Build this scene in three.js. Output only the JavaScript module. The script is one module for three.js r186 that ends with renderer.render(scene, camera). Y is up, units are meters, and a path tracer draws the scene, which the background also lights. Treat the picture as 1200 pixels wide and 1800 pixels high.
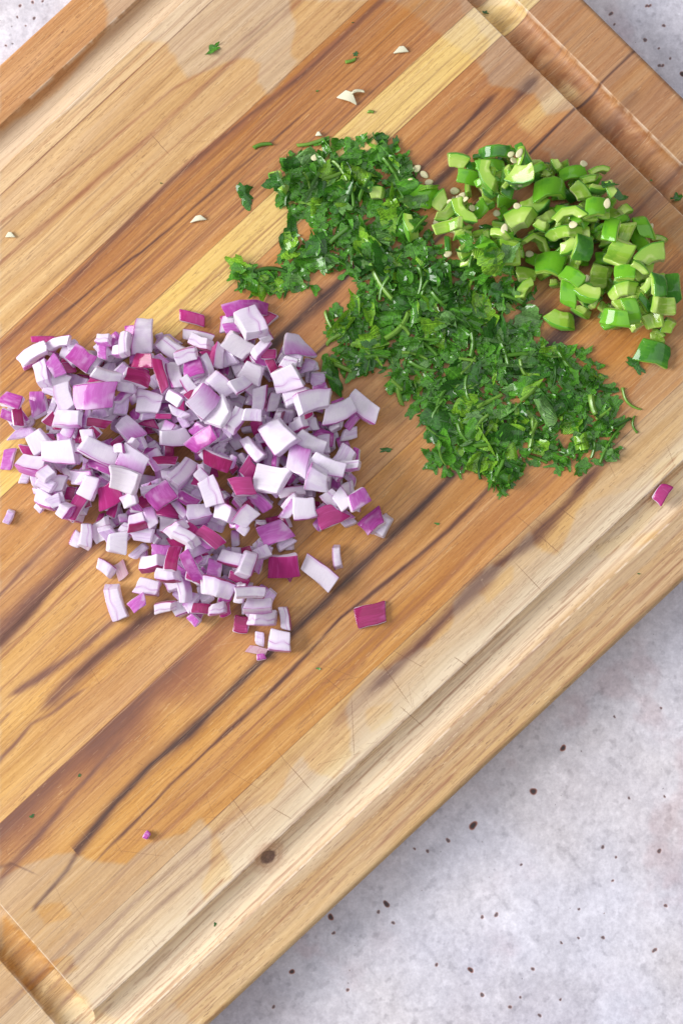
import * as THREE from 'three';
import { mergeGeometries } from 'three/addons/utils/BufferGeometryUtils.js';
import { RectAreaLightUniformsLib } from 'three/addons/lights/RectAreaLightUniformsLib.js';

// ---------------------------------------------------------------- camera, light, exposure
// world: x runs along the board's grain (u), z across it (v), y up; table at y = 0, board top at y = TOP
const TOP = 0.024;
const scene = new THREE.Scene();
const camera = new THREE.PerspectiveCamera(30, 2 / 3, 0.05, 20);
camera.position.set(-0.00944, TOP + 0.82786, 0.18195);
{
  const right = new THREE.Vector3(0.73207, -0.07375, 0.67723), up = new THREE.Vector3(0.68072, 0.11765, -0.72303), back = new THREE.Vector3(-0.02635, 0.99031, 0.13634);
  camera.quaternion.setFromRotationMatrix(new THREE.Matrix4().makeBasis(right, up, back));
}
RectAreaLightUniformsLib.init();
function softLight(w, h, intensity, colour, from, to) {
  const l = new THREE.RectAreaLight(colour, intensity, w, h);
  l.position.set(...from); l.lookAt(...to); scene.add(l);
}
softLight(1.1, 1.1, 14.0, new THREE.Color(1.0, 0.99, 0.98), [-1.16, 1.02, -1.06], [0, 0, 0.05]);   // tall window beside the table
softLight(3.2, 3.2, 1.12, new THREE.Color(0.95, 0.97, 1.0), [0.3, 2.3, 0.4], [0.05, 0, 0.05]);     // added overhead fill light, standing in for ceiling bounce
scene.background = new THREE.Color(0.14, 0.14, 0.15);
const renderer = new THREE.WebGLRenderer({ antialias: true });
renderer.toneMapping = THREE.LinearToneMapping;
renderer.toneMappingExposure = 1.0;
renderer.shadowMap.enabled = true;

// ---------------------------------------------------------------- measured places, millimetres on the board
const ONION=[[-46.5,-86.3],[-31.9,-81.3],[-21.5,-67.8],[-8.6,-59.1],[3.3,-53.1],[14.4,-42.5],[23.8,-26.3],[37.1,-33.3],[50.9,-18.2],[44.1,-7.0],[51.5,3.6],[48.2,14.6],[45.0,25.6],[51.6,40.6],[39.3,44.7],[33.4,56.5],[25.0,69.3],[23.6,81.8],[18.4,83.7],[7.5,73.5],[-7.1,59.8],[-14.6,69.9],[-23.2,75.5],[-31.1,74.9],[-39.4,87.6],[-50.3,77.4],[-66.1,57.5],[-69.2,46.1],[-64.7,29.8],[-76.4,5.0],[-80.6,-9.4],[-81.5,-27.6],[-79.4,-39.6],[-74.6,-52.6],[-63.6,-67.0],[-54.8,-69.2],[-43.1,-68.7]];
const PEPPER=[[156.1,-12.3],[175.1,0.6],[184.1,13.0],[189.6,25.5],[197.7,35.1],[192.3,44.3],[195.9,58.6],[197.8,69.2],[186.2,75.9],[183.6,87.5],[181.9,96.5],[175.7,104.6],[164.3,111.2],[158.0,101.7],[149.9,88.7],[142.6,67.7],[143.4,56.0],[135.1,39.3],[126.1,27.0],[124.1,12.6],[132.0,5.9],[144.5,-0.0]];
const HERB=[[94.9,-62.4],[105.7,-68.5],[118.5,-61.5],[126.7,-55.4],[136.4,-50.8],[144.5,-37.1],[143.3,-28.4],[140.7,-18.1],[139.1,-7.1],[127.5,1.6],[125.0,17.1],[139.4,23.8],[140.5,37.3],[144.2,55.1],[134.6,63.5],[129.4,74.4],[139.3,89.1],[139.4,101.5],[135.2,111.3],[130.0,123.8],[119.6,132.9],[105.2,132.0],[93.6,121.0],[86.7,108.6],[76.2,110.7],[68.3,111.9],[65.2,105.5],[68.9,98.7],[58.2,92.0],[51.7,79.0],[58.2,73.1],[62.7,59.9],[64.1,47.3],[66.6,37.4],[54.4,24.7],[46.3,23.4],[47.9,14.3],[59.1,7.3],[65.0,-0.5],[74.2,-2.4],[85.9,-0.8],[86.5,-6.3],[76.5,-12.3],[69.4,-11.3],[55.3,-23.0],[46.1,-31.8],[44.9,-41.9],[50.1,-52.0],[54.7,-45.0],[63.5,-31.9],[77.9,-39.0],[83.4,-51.8],[86.9,-59.3]];
const HOLES=[[87.0,-36.8,4.2075],[78.9,-2.9,5.445],[76.4,-16.0,3.465],[107.0,112.3,3.465],[126.5,57.5,2.9699999999999998]];
const WET=[[1.0,[[153.3,-120.2],[148.8,-109.6],[138.3,-101.3],[136.6,-95.6],[127.1,-93.7],[109.8,-92.0],[87.0,-95.7],[56.3,-92.5],[16.4,-94.6],[-39.9,-101.5],[-204.2,83.9],[-195.2,86.2],[-186.1,89.9],[-173.0,96.6],[-170.3,103.3],[-159.1,116.9],[-145.8,116.9],[-130.9,124.1],[-121.2,123.0],[-123.0,131.3],[-119.4,134.6],[-107.2,135.9],[-94.4,139.1],[-85.8,138.1],[-79.0,135.5],[-72.2,134.2],[-72.9,141.2],[-68.9,151.4],[-55.9,148.2],[-51.0,141.5],[-45.0,132.8],[-38.7,129.6],[-22.1,127.3],[-19.6,132.9],[-15.8,132.1],[-3.5,135.2],[1.1,137.8],[12.8,137.6],[22.6,129.9],[44.8,129.0],[46.1,133.6],[66.1,130.3],[64.2,137.0],[67.4,145.8],[77.8,143.0],[86.4,137.5],[110.9,133.2],[122.1,123.2],[154.6,112.4],[179.3,108.0],[198.7,87.9],[204.0,53.8],[191.4,38.1],[189.6,25.5],[187.4,9.6],[210.0,5.5],[199.4,0.6],[203.0,-10.5],[191.6,-27.2],[194.8,-38.7],[191.1,-64.5],[187.3,-86.8]]],[0.85,[[92.9,-152.4],[100.2,-144.1],[95.6,-124.4],[119.5,-115.9],[125.1,-106.7],[117.3,-101.3],[116.2,-93.2],[138.1,-90.4],[43.9,-78.9],[-53.7,-86.0],[6.8,-154.3],[23.3,-153.1],[44.2,-152.1],[57.6,-150.2],[73.6,-152.5],[88.3,-153.1]]],[0.4,[[191.4,38.1],[204.0,53.8],[198.7,87.9],[137.4,151.4],[112.9,148.8],[95.2,138.9],[86.4,137.5],[110.9,133.2],[122.1,123.2],[154.6,112.4],[177.4,92.2]]],[0.55,[[-102.0,191.9],[98.8,191.4],[115.0,174.6],[68.1,174.4],[-97.9,173.0],[-183.6,172.4],[-182.7,186.0],[-178.8,189.6]]],[0.42,[[226.6,-48.3],[248.3,-27.0],[248.5,36.3],[227.2,58.3],[227.3,4.1]]],[0.5,[[211.1,-63.5],[226.6,-48.3],[227.3,4.1],[227.2,58.3],[212.9,73.1],[211.8,3.6]]],[0.45,[[191.6,-27.2],[199.4,0.6],[210.0,5.5],[211.7,36.8],[212.0,74.1],[198.7,87.9],[204.0,53.8],[189.6,25.5]]],[0.5,[[187.3,-86.8],[207.4,-67.1],[205.7,-42.9],[196.6,-36.9],[187.5,-53.2]]],[1.0,[[39.6,-191.3],[82.4,-191.7],[93.6,-180.6],[91.0,-173.8],[85.1,-168.3],[70.9,-167.1],[50.8,-164.3],[18.1,-167.0]]],[0.95,[[68.2,-167.9],[58.1,-164.6],[37.1,-164.6],[26.9,-167.0],[18.1,-167.0],[40.6,-168.6]]],[0.9,[[-118.9,127.5],[-125.5,145.0],[-128.7,152.9],[-137.0,150.3],[-144.6,151.4],[-142.0,145.6],[-131.9,141.8]]],[0.6,[[-200.3,102.1],[-190.3,109.6],[-190.7,117.5],[-202.3,111.8]]],[0.8,[[-213.6,122.6],[-202.8,129.2],[-204.0,136.1],[-211.1,132.9]]],[0.75,[[81.5,153.3],[97.3,157.9],[134.8,154.1],[128.8,160.4],[102.6,163.0],[81.7,160.2]]],[0.7,[[99.1,163.1],[110.6,168.7],[102.8,169.8],[94.0,165.0]]],[0.8,[[125.1,146.6],[139.1,149.6],[127.1,162.1],[110.5,161.8],[102.6,159.5],[113.0,155.7]]],[0.65,[[-116.5,178.7],[-101.1,176.5],[-76.9,179.2],[-58.0,180.2],[-63.0,182.1],[-88.9,181.2],[-109.4,181.9]]],[0.7,[[-182.7,186.0],[-163.1,186.2],[-161.1,191.3],[-177.3,190.9]]],[0.6,[[-27.1,175.8],[0.5,174.9],[12.6,176.2],[2.4,180.0],[-23.5,179.1]]],[0.5,[[45.6,176.9],[66.4,176.2],[68.2,181.3],[47.4,182.0]]],[0.75,[[-214.3,95.3],[-209.8,151.9],[-207.3,163.8],[-226.5,146.4],[-227.4,110.1]]],[0.9,[[-227.4,121.4],[-222.2,122.9],[-211.9,133.8],[-218.7,135.8],[-227.5,132.6]]],[0.6,[[-39.0,138.3],[-27.5,144.0],[-31.7,148.4],[-43.9,147.1]]],[0.6,[[32.2,134.1],[51.4,135.2],[47.2,141.4],[32.4,141.1]]]];
const CUT=[[[-78.5,124.0],[-79.0,150.0]],[[-106.2,125.0],[-108.5,144.6]],[[-96.8,140.3],[-93.3,151.0]],[[-12.5,126.8],[-7.4,142.6]],[[-19.5,127.0],[-23.1,151.8]],[[5.1,147.2],[6.7,154.4]],[[82.4,129.3],[84.2,140.5]],[[71.7,127.0],[73.3,136.0]],[[52.3,134.3],[52.2,152.9]],[[-126.7,87.2],[-125.3,90.1]],[[66.4,-118.4],[66.0,-103.3]],[[67.9,132.0],[69.1,146.8]],[[-41.7,115.7],[-40.4,125.3]],[[111.9,131.4],[109.2,138.5]],[[-38.7,129.6],[-56.4,150.5]],[[66.8,120.7],[67.9,130.3]],[[-26.5,146.5],[-25.1,161.1]]];
const SPOT=[[13.1,208.2,1.78],[-9.4,213.1,2.04],[-39.0,206.0,2.29],[-51.5,203.3,1.27],[-61.3,200.6,1.02],[-64.8,196.0,0.76],[-90.2,205.2,1.78],[-95.1,205.3,1.02],[-93.5,213.1,1.02],[-57.9,240.9,1.27],[-63.1,237.5,1.02],[-3.8,251.0,1.02],[-2.6,258.0,0.76],[13.0,268.7,1.27],[-10.6,264.3,0.76],[-1.2,287.4,1.02],[-82.3,250.6,1.53],[-91.8,239.0,1.02],[-85.9,261.7,1.27],[-80.5,273.5,1.02],[-30.5,279.1,1.02],[-38.5,272.1,0.76],[-17.8,297.9,1.27],[-45.3,268.6,0.76],[-62.1,268.4,1.02],[-29.8,263.3,0.76],[-35.1,232.6,0.76],[39.0,213.5,0.76],[-112.1,192.8,1.78],[-140.6,198.6,1.53],[-127.8,220.8,1.02],[-115.8,198.7,1.02],[-156.8,204.3,1.02],[56.5,224.6,0.76],[19.2,243.4,0.76],[31.0,253.3,0.76],[-62.3,285.8,0.76],[-73.5,284.7,1.02],[-74.4,273.5,0.76],[274.2,-11.1,1.02],[260.0,-19.8,1.27],[275.2,-10.2,1.02],[259.7,14.4,1.02],[263.2,23.4,1.53],[258.6,13.3,1.02],[273.2,1.1,1.02],[257.5,-15.0,0.76],[262.4,0.1,1.27],[264.1,7.3,0.76],[264.4,14.4,0.76],[65.8,-215.6,1.02],[71.2,-212.7,1.02],[66.5,-206.3,1.02],[61.1,-212.4,0.76],[61.2,-206.4,0.51],[75.0,-209.7,0.76],[48.0,-205.8,0.76]];
const KNOT=[-112.4,155.5];
const MARKS={"onion":[[-0.2,-49.2,"at heap edge by the yellow stave"],[-64.7,-50.3,"at heap end over the yellow stave"],[-77.4,-16.8,"at heap edge by the dark band"],[48.2,14.6,"in heap beside the cilantro"],[40.1,-21.5,"in heap corner under the cilantro tail"],[26.7,67.5,"in heap wing by the black streak"],[-45.4,68.3,"in heap tip by the white cube"],[-61.3,26.1,"in heap above the white stick"],[-18.1,0.9,"in the middle of heap"],[11.2,25.1,"in heap between middle and cilantro"]],"pepper":[[133.8,7.7,"in heap next to the cilantro"],[134.5,-11.5,"among the cilantro leaves"],[93.2,-60.5,"among the cilantro leaves"],[121.3,-27.1,"among the cilantro leaves"],[166.1,-0.9,"in heap by the dark grain lines"],[195.0,34.3,"in heap edge facing the groove"],[193.3,72.1,"in heap near the groove leaf"],[165.1,105.0,"in heap tip"],[143.5,66.7,"at heap edge over bare wood"],[166.4,42.6,"in the middle of heap"],[172.0,76.4,"in heap between middle and tip"],[143.1,30.9,"in heap over cilantro leaves"]],"herb":[[113.1,-55.8,"in the cilantro arm by the yellow stave"],[135.1,-38.2,"in the cilantro arm near the first peppers"],[55.9,-34.9,"in the cilantro tail above the onions"],[81.1,-32.3,"in the cilantro over the yellow stave"],[128.7,24.2,"in the cilantro under the peppers"],[60.7,15.9,"in the cilantro beside the onions"],[119.2,106.6,"in the cilantro end by the groove"],[89.7,36.5,"in the middle of heap"],[69.8,97.8,"at the cilantro edge by the black streak"],[118.6,64.1,"in the cilantro below the peppers"],[110.4,-0.5,"in the cilantro neck"],[94.1,82.8,"in the thick end of the cilantro"],[66.7,42.8,"at the cilantro edge facing the onions"]]};
const ONIONS=[[-31.8,-80.1,12.4,3.5,39,"m"],[-38.0,-75.2,16.1,6.9,24,"w"],[-27.3,-70.3,13.6,5.0,33,"w"],[-42.9,-76.5,9.9,6.2,13,"w"],[-7.8,-54.2,5.9,6.4,23,"p"],[-11.2,-48.2,5.0,5.4,44,"w"],[-6.7,-47.5,12.4,5.0,-38,"w"],[0.9,-45.6,15.3,10.4,-43,"W"],[23.0,-41.1,13.9,6.4,54,"m"],[7.1,-34.1,14.8,8.7,78,"w"],[19.1,-31.8,14.4,6.2,52,"w"],[17.9,-27.4,12.4,6.2,64,"w"],[-24.8,-58.1,12.4,9.9,74,"p"],[-18.4,-48.4,7.4,6.2,43,"l"],[-35.8,-62.9,11.1,7.4,88,"p"],[-41.8,-65.2,13.6,7.4,107,"w"],[-38.5,-58.1,8.7,7.4,43,"w"],[-15.6,-42.6,8.7,7.4,-18,"l"],[-5.5,-37.1,11.9,7.9,54,"m"],[-12.8,-32.6,12.4,7.9,44,"m"],[-4.4,-25.6,17.3,5.4,118,"m"],[-0.8,-22.1,16.1,7.4,113,"w"],[7.6,-17.7,9.9,9.9,33,"p"],[0.8,-10.0,11.9,7.4,23,"w"],[-8.0,-12.7,7.4,6.2,43,"m"],[-21.8,-40.4,13.6,6.2,59,"w"],[-31.2,-37.4,21.0,13.6,51,"p"],[-59.6,-64.8,11.9,7.4,78,"p"],[-64.7,-60.1,10.4,5.0,53,"p"],[-52.6,-57.7,11.9,8.7,122,"p"],[-48.3,-52.2,9.9,3.7,-38,"l"],[-42.3,-48.4,16.1,8.7,117,"w"],[-46.6,-38.2,14.8,8.7,48,"w"],[-52.5,-47.7,7.4,5.4,-18,"m"],[-16.1,-22.6,12.4,11.1,54,"w"],[-18.7,-18.1,14.8,3.7,33,"l"],[-30.5,-18.9,13.6,11.1,102,"q"],[-38.4,-29.1,11.1,5.0,63,"m"],[-66.1,-53.2,13.6,5.0,43,"l"],[-63.3,-44.2,11.1,11.1,13,"w"],[-79.0,-50.7,11.1,6.2,-38,"p"],[-58.4,-31.2,14.8,11.9,43,"W"],[-44.7,-27.1,11.9,6.9,18,"m"],[-46.0,-17.9,18.6,9.9,63,"w"],[-50.6,-15.5,17.3,4.5,58,"p"],[-18.7,-3.0,15.3,8.7,35,"w"],[-14.3,-6.8,17.3,3.0,28,"l"],[-10.8,7.8,17.3,8.7,8,"p"],[-15.6,-14.0,8.7,3.0,44,"m"],[0.6,-2.2,13.6,12.4,3,"q"],[-37.9,-4.2,14.8,12.4,78,"q"],[-72.4,-38.0,13.6,8.7,58,"w"],[-78.4,-39.4,8.7,5.0,-28,"l"],[-27.9,1.9,11.1,5.0,53,"m"],[-26.9,10.8,16.1,8.7,-18,"w"],[-23.3,18.9,7.9,6.9,63,"m"],[-12.2,17.8,14.4,7.9,47,"m"],[-59.6,-18.3,12.4,7.4,53,"q"],[-70.5,-24.5,11.1,8.7,33,"w"],[-60.0,-11.8,12.4,8.7,-18,"w"],[-55.4,-3.9,12.4,12.4,33,"m"],[-46.0,-0.6,14.8,12.4,63,"w"],[-39.6,13.6,13.6,11.1,3,"p"],[-32.4,20.4,12.4,6.2,73,"p"],[-22.8,27.1,13.6,9.9,113,"w"],[-76.7,-28.2,11.1,3.7,43,"l"],[-81.7,-25.2,6.2,5.0,-18,"w"],[-78.0,-21.4,9.9,7.4,63,"w"],[-70.3,-10.5,14.4,7.4,-33,"m"],[43.1,-26.0,24.8,7.9,39,"p"],[32.8,-26.7,8.7,7.4,-38,"w"],[38.5,-13.1,16.1,11.9,113,"W"],[28.4,-14.0,14.8,10.4,89,"w"],[35.3,-4.2,11.1,5.0,-2,"w"],[32.3,-22.3,8.7,6.2,43,"p"],[18.8,-16.9,11.1,5.4,-38,"w"],[22.4,-13.5,8.7,8.7,44,"l"],[24.9,-0.6,11.1,9.9,59,"w"],[33.5,2.7,9.9,5.0,108,"m"],[47.3,3.1,12.4,11.9,23,"q"],[41.3,6.1,12.4,6.2,44,"l"],[45.7,12.2,7.4,6.2,-37,"l"],[44.1,19.1,9.9,7.9,-28,"l"],[34.3,13.9,12.9,12.4,23,"W"],[31.7,21.9,13.6,6.9,28,"w"],[20.2,9.1,11.1,7.4,-42,"w"],[23.9,13.4,9.9,6.2,-38,"w"],[11.6,-3.4,13.6,8.7,83,"w"],[35.5,28.6,18.6,10.4,29,"w"],[41.1,37.0,16.1,9.9,23,"w"],[50.3,42.6,14.8,9.9,79,"w"],[43.6,42.5,9.9,4.5,8,"p"],[38.4,45.7,8.7,6.2,43,"l"],[2.6,6.6,13.6,11.1,-17,"w"],[6.1,12.3,12.4,7.4,-18,"w"],[14.4,28.6,17.3,13.6,98,"W"],[10.6,19.8,14.8,6.9,108,"m"],[2.7,24.8,13.6,6.2,88,"w"],[25.0,30.4,9.9,7.4,-37,"w"],[28.8,39.6,10.4,8.7,53,"p"],[22.5,39.3,14.8,8.7,73,"w"],[13.6,42.7,16.1,12.4,-27,"q"],[21.0,52.7,12.4,8.7,69,"w"],[13.6,54.6,12.4,11.1,-38,"w"],[29.9,53.9,11.1,9.9,-27,"l"],[33.9,56.0,7.4,3.5,-42,"p"],[27.8,58.6,11.1,5.0,43,"w"],[-4.8,29.3,9.9,8.7,103,"m"],[-5.5,9.4,11.1,6.2,23,"p"],[-0.4,40.0,18.6,13.6,63,"w"],[2.2,49.0,13.6,5.0,33,"w"],[-11.6,34.1,9.9,9.9,23,"m"],[12.9,63.9,11.1,8.7,93,"w"],[20.6,72.0,11.1,8.7,13,"p"],[-69.5,2.9,11.1,9.9,23,"w"],[-80.4,-2.5,7.4,6.2,-18,"w"],[-75.9,0.2,12.4,6.2,-43,"w"],[-55.0,13.4,9.9,6.2,33,"w"],[-57.5,17.8,11.1,7.4,53,"l"],[-67.9,12.9,11.1,9.9,-38,"w"],[-79.7,15.1,9.9,6.2,77,"w"],[-75.5,20.8,8.7,6.2,112,"r"],[-63.2,29.1,13.6,7.4,48,"w"],[-56.2,27.4,8.7,6.2,63,"p"],[-54.5,36.3,12.9,6.9,-43,"m"],[-44.8,28.1,11.1,6.2,13,"w"],[-43.7,34.1,12.4,6.2,73,"w"],[-40.3,34.1,8.7,6.2,83,"m"],[-36.2,41.2,13.6,6.9,78,"m"],[-61.1,39.5,11.1,6.2,43,"w"],[-36.1,52.8,12.4,7.4,63,"w"],[-32.4,59.5,13.6,7.4,-32,"w"],[-44.9,51.3,11.1,7.4,-38,"p"],[-50.4,44.5,16.1,6.2,102,"p"],[-49.1,57.3,13.6,9.9,53,"w"],[-60.4,48.4,11.9,4.5,-43,"w"],[-71.8,46.7,11.1,5.4,34,"w"],[-67.7,51.4,7.4,7.4,13,"w"],[-60.1,58.6,10.4,5.4,51,"m"],[-53.2,65.0,7.4,6.2,-38,"m"],[-66.1,59.7,6.2,4.5,72,"p"],[-39.4,70.2,15.3,5.4,33,"w"],[-41.1,75.7,13.6,6.2,43,"w"],[-43.3,80.0,13.6,7.9,43,"W"],[-36.7,85.5,11.1,5.0,122,"w"],[-52.8,74.5,8.7,7.9,-38,"m"],[-45.4,91.5,11.1,10.4,48,"W"],[-21.8,69.6,15.3,12.4,43,"m"],[-15.1,55.6,14.8,11.1,28,"p"],[-14.5,62.1,7.4,6.2,43,"l"],[7.3,68.4,12.4,11.1,8,"m"],[15.8,67.1,9.9,7.4,103,"w"],[1.5,59.3,11.1,11.1,33,"w"],[19.5,81.2,12.4,9.4,-2,"p"],[21.7,85.0,11.1,6.2,-22,"w"],[-33.5,28.7,11.1,8.7,33,"w"],[-24.5,37.1,11.1,8.7,73,"w"],[-19.0,45.5,9.9,8.7,-7,"w"],[-45.9,23.8,9.9,7.4,43,"w"],[-40.4,7.1,9.9,7.4,23,"l"],[22.0,44.5,7.4,6.2,13,"l"],[22.9,21.8,9.9,7.4,63,"l"],[-6.0,-4.9,9.9,6.2,34,"l"],[17.0,2.7,9.9,7.4,13,"w"],[-32.5,-12.8,8.7,6.9,23,"l"],[-3.3,21.6,9.9,6.4,54,"l"]];
const STRAYS=[[-12.4,82.2,14.8,7.9,83,"W","a"],[-2.3,81.5,9.4,3.7,128,"w","b"],[-8.8,110.0,13.4,9.4,33,"m","c"],[-86.7,30.4,14.8,6.9,117,"W","d"],[-71.3,35.2,8.9,6.9,53,"W","e"],[-79.3,37.7,7.4,5.4,13,"p","f"],[119.3,157.2,8.4,5.4,-17,"m","g"],[-96.2,-31.0,6.4,3.5,-33,"l","h"],[-50.9,84.3,5.4,4.0,-37,"l","i"],[-55.3,87.3,8.4,3.5,68,"r","j"],[-55.8,90.8,3.7,3.0,43,"p","k"],[-143.9,113.7,3.5,2.7,-17,"p","l"]];
const PEPPERS=[[154.4,-8.9,9.4,7.4,54,"f"],[168.0,-0.8,18.6,6.2,29,"k"],[163.0,3.5,14.8,6.9,34,"k"],[152.4,-0.2,9.9,7.4,64,"k"],[155.4,8.6,14.8,7.4,114,"c"],[175.9,9.8,11.1,4.5,119,"k"],[178.0,15.5,6.2,5.4,44,"f"],[160.7,15.7,11.1,3.7,-42,"c"],[163.2,21.7,9.4,8.9,49,"f"],[186.5,30.2,13.6,6.9,44,"k"],[195.6,36.5,10.4,3.7,34,"c"],[190.4,37.9,7.4,3.7,23,"f"],[172.9,29.8,18.6,10.4,44,"k"],[181.0,39.8,8.9,6.9,85,"f"],[185.6,40.0,7.4,4.5,44,"f"],[186.6,44.3,8.7,3.7,44,"c"],[162.7,30.1,11.1,8.7,13,"f"],[169.1,39.0,7.4,5.4,-37,"k"],[177.0,51.8,9.4,9.4,38,"k"],[183.0,49.5,9.9,7.4,64,"k"],[168.4,46.2,14.8,5.9,44,"c"],[191.7,67.9,13.6,6.9,119,"k"],[196.0,75.3,7.4,2.5,54,"c"],[177.2,61.9,12.4,7.9,-27,"k"],[183.2,64.9,11.1,7.4,-36,"i"],[153.5,30.4,12.4,8.7,34,"f"],[137.6,13.0,12.4,6.9,85,"c"],[133.1,7.3,11.1,6.2,3,"c"],[128.8,12.9,14.8,5.9,44,"i"],[145.2,15.5,7.4,6.9,3,"k"],[149.5,25.7,9.9,5.0,54,"f"],[128.6,24.0,8.7,6.9,-7,"f"],[133.9,34.3,17.8,8.7,92,"k"],[127.1,28.2,11.1,3.5,18,"c"],[153.6,41.0,18.6,4.0,49,"c"],[161.9,49.1,12.4,5.9,34,"f"],[168.8,55.0,5.0,5.0,44,"f"],[141.0,38.7,12.4,9.4,-37,"i"],[150.4,53.3,13.6,12.4,64,"k"],[160.0,55.0,8.9,5.9,13,"f"],[162.8,59.9,12.4,9.4,-27,"k"],[142.2,47.7,9.9,5.9,44,"f"],[137.2,51.7,9.9,6.4,-7,"c"],[161.9,71.6,12.4,8.4,-42,"i"],[172.3,72.4,13.6,11.9,-37,"i"],[182.2,81.8,12.4,8.9,18,"f"],[175.0,84.0,8.9,7.4,33,"f"],[152.1,64.8,12.4,7.4,85,"k"],[145.9,68.9,11.1,8.4,-37,"k"],[139.8,71.5,12.4,8.4,64,"f"],[151.6,75.3,9.9,6.9,64,"f"],[152.5,78.7,7.4,3.0,-32,"f"],[161.8,84.6,9.9,6.9,23,"f"],[166.0,89.6,7.4,6.9,44,"i"],[171.1,89.9,6.2,5.0,-37,"f"],[173.3,93.8,11.1,6.9,-41,"k"],[179.1,98.2,14.8,7.4,113,"k"],[168.9,101.7,12.4,8.4,44,"i"],[170.5,106.4,7.4,5.9,-27,"f"],[150.3,91.9,13.6,7.9,49,"k"],[157.1,94.5,13.6,7.4,119,"k"],[162.1,94.5,7.4,5.4,-41,"f"],[158.8,110.4,16.1,11.4,54,"k"],[162.2,103.0,9.9,7.4,44,"i"],[167.4,80.1,9.9,7.4,44,"k"],[133.5,-10.1,14.4,11.9,64,"k"],[138.0,-3.2,8.4,7.4,-18,"f"],[92.4,-58.7,9.9,6.9,99,"f"],[120.4,-25.6,6.9,6.2,44,"f"],[137.7,7.4,8.4,5.9,13,"f"],[146.8,35.7,7.4,5.4,54,"k"],[161.7,37.9,9.9,6.4,13,"f"],[170.9,67.4,9.9,6.4,44,"k"],[174.1,44.5,8.9,5.0,29,"f"],[158.0,90.2,9.9,6.4,33,"i"],[149.5,45.4,9.9,5.9,74,"k"],[120.2,-3.2,8.9,5.4,104,"f"]];
const SEEDS=[[172.6,5.6,13],[170.7,12.3,-17],[167.4,12.5,65],[146.7,-2.9,44],[145.2,3.4,-7],[140.2,2.2,23],[141.1,6.7,44],[150.0,20.5,64],[144.4,31.1,-37],[149.3,42.1,44],[144.5,22.3,23],[156.3,23.6,13],[158.1,68.1,54],[181.4,54.3,-37],[130.6,2.9,3],[124.6,16.3,23],[129.3,34.5,114],[197.0,68.8,-17],[192.6,30.3,44],[143.6,0.0,-47],[145.3,5.5,44],[142.8,12.9,-7],[165.8,50.3,44],[150.3,8.9,-37],[156.4,26.3,44],[141.5,-21.9,3],[142.1,-17.8,85],[141.1,-13.7,24],[134.6,-17.8,44],[131.1,2.0,-17],[112.1,-57.0,24]];
const CRUMBS=[[55.8,-72.9,5.0,2.5,44,"s"],[-10.6,-126.7,3.0,2.5,44,"s"],[142.3,-67.7,6.4,4.5,64,"s"],[146.9,-65.9,5.4,1.5,39,"s"],[174.1,-67.0,4.5,3.0,44,"s"],[121.0,-63.9,2.0,2.0,44,"s"]];
const LEAVES=[[78.4,-66.4,15.3,9.9,108,"D"],[113.3,-126.5,10.4,5.4,-8,"M"],[45.9,61.4,6.9,3.0,34,"D"],[149.8,108.5,12.4,5.0,90,"D"],[215.6,66.8,7.4,5.4,-17,"D"],[53.9,-44.1,14.8,9.9,84,"B"],[53.3,-32.1,14.8,9.9,59,"M"],[64.2,-23.3,13.6,9.9,23,"M"],[118.5,-61.5,14.8,5.9,33,"M"],[136.8,-43.8,12.4,9.9,54,"D"],[71.7,106.5,14.8,12.4,13,"M"],[96.5,117.9,12.4,8.4,103,"M"],[188.8,48.1,9.9,8.4,23,"D"],[191.5,54.3,11.4,6.4,95,"D"],[184.2,16.6,5.0,3.5,44,"D"],[214.0,-54.7,4.0,3.0,44,"D"],[75.2,-32.6,14.8,9.9,-38,"B"],[79.5,-24.9,14.8,12.4,74,"M"],[143.5,21.3,7.4,5.0,44,"D"],[158.2,-80.0,3.0,2.5,3,"D"],[-41.0,111.3,2.5,1.5,43,"M"],[87.7,175.7,1.7,1.5,43,"D"],[-148.7,161.3,2.2,1.5,-27,"D"],[213.4,52.9,1.5,1.2,44,"M"],[167.2,-91.6,1.2,1.0,44,"D"],[54.5,-96.8,1.5,1.2,44,"D"],[134.0,-79.5,1.7,1.2,44,"M"],[-175.8,73.5,2.5,1.7,13,"D"],[-148.8,74.4,2.2,1.7,23,"D"],[39.6,100.3,3.0,1.5,43,"M"]];
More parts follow.
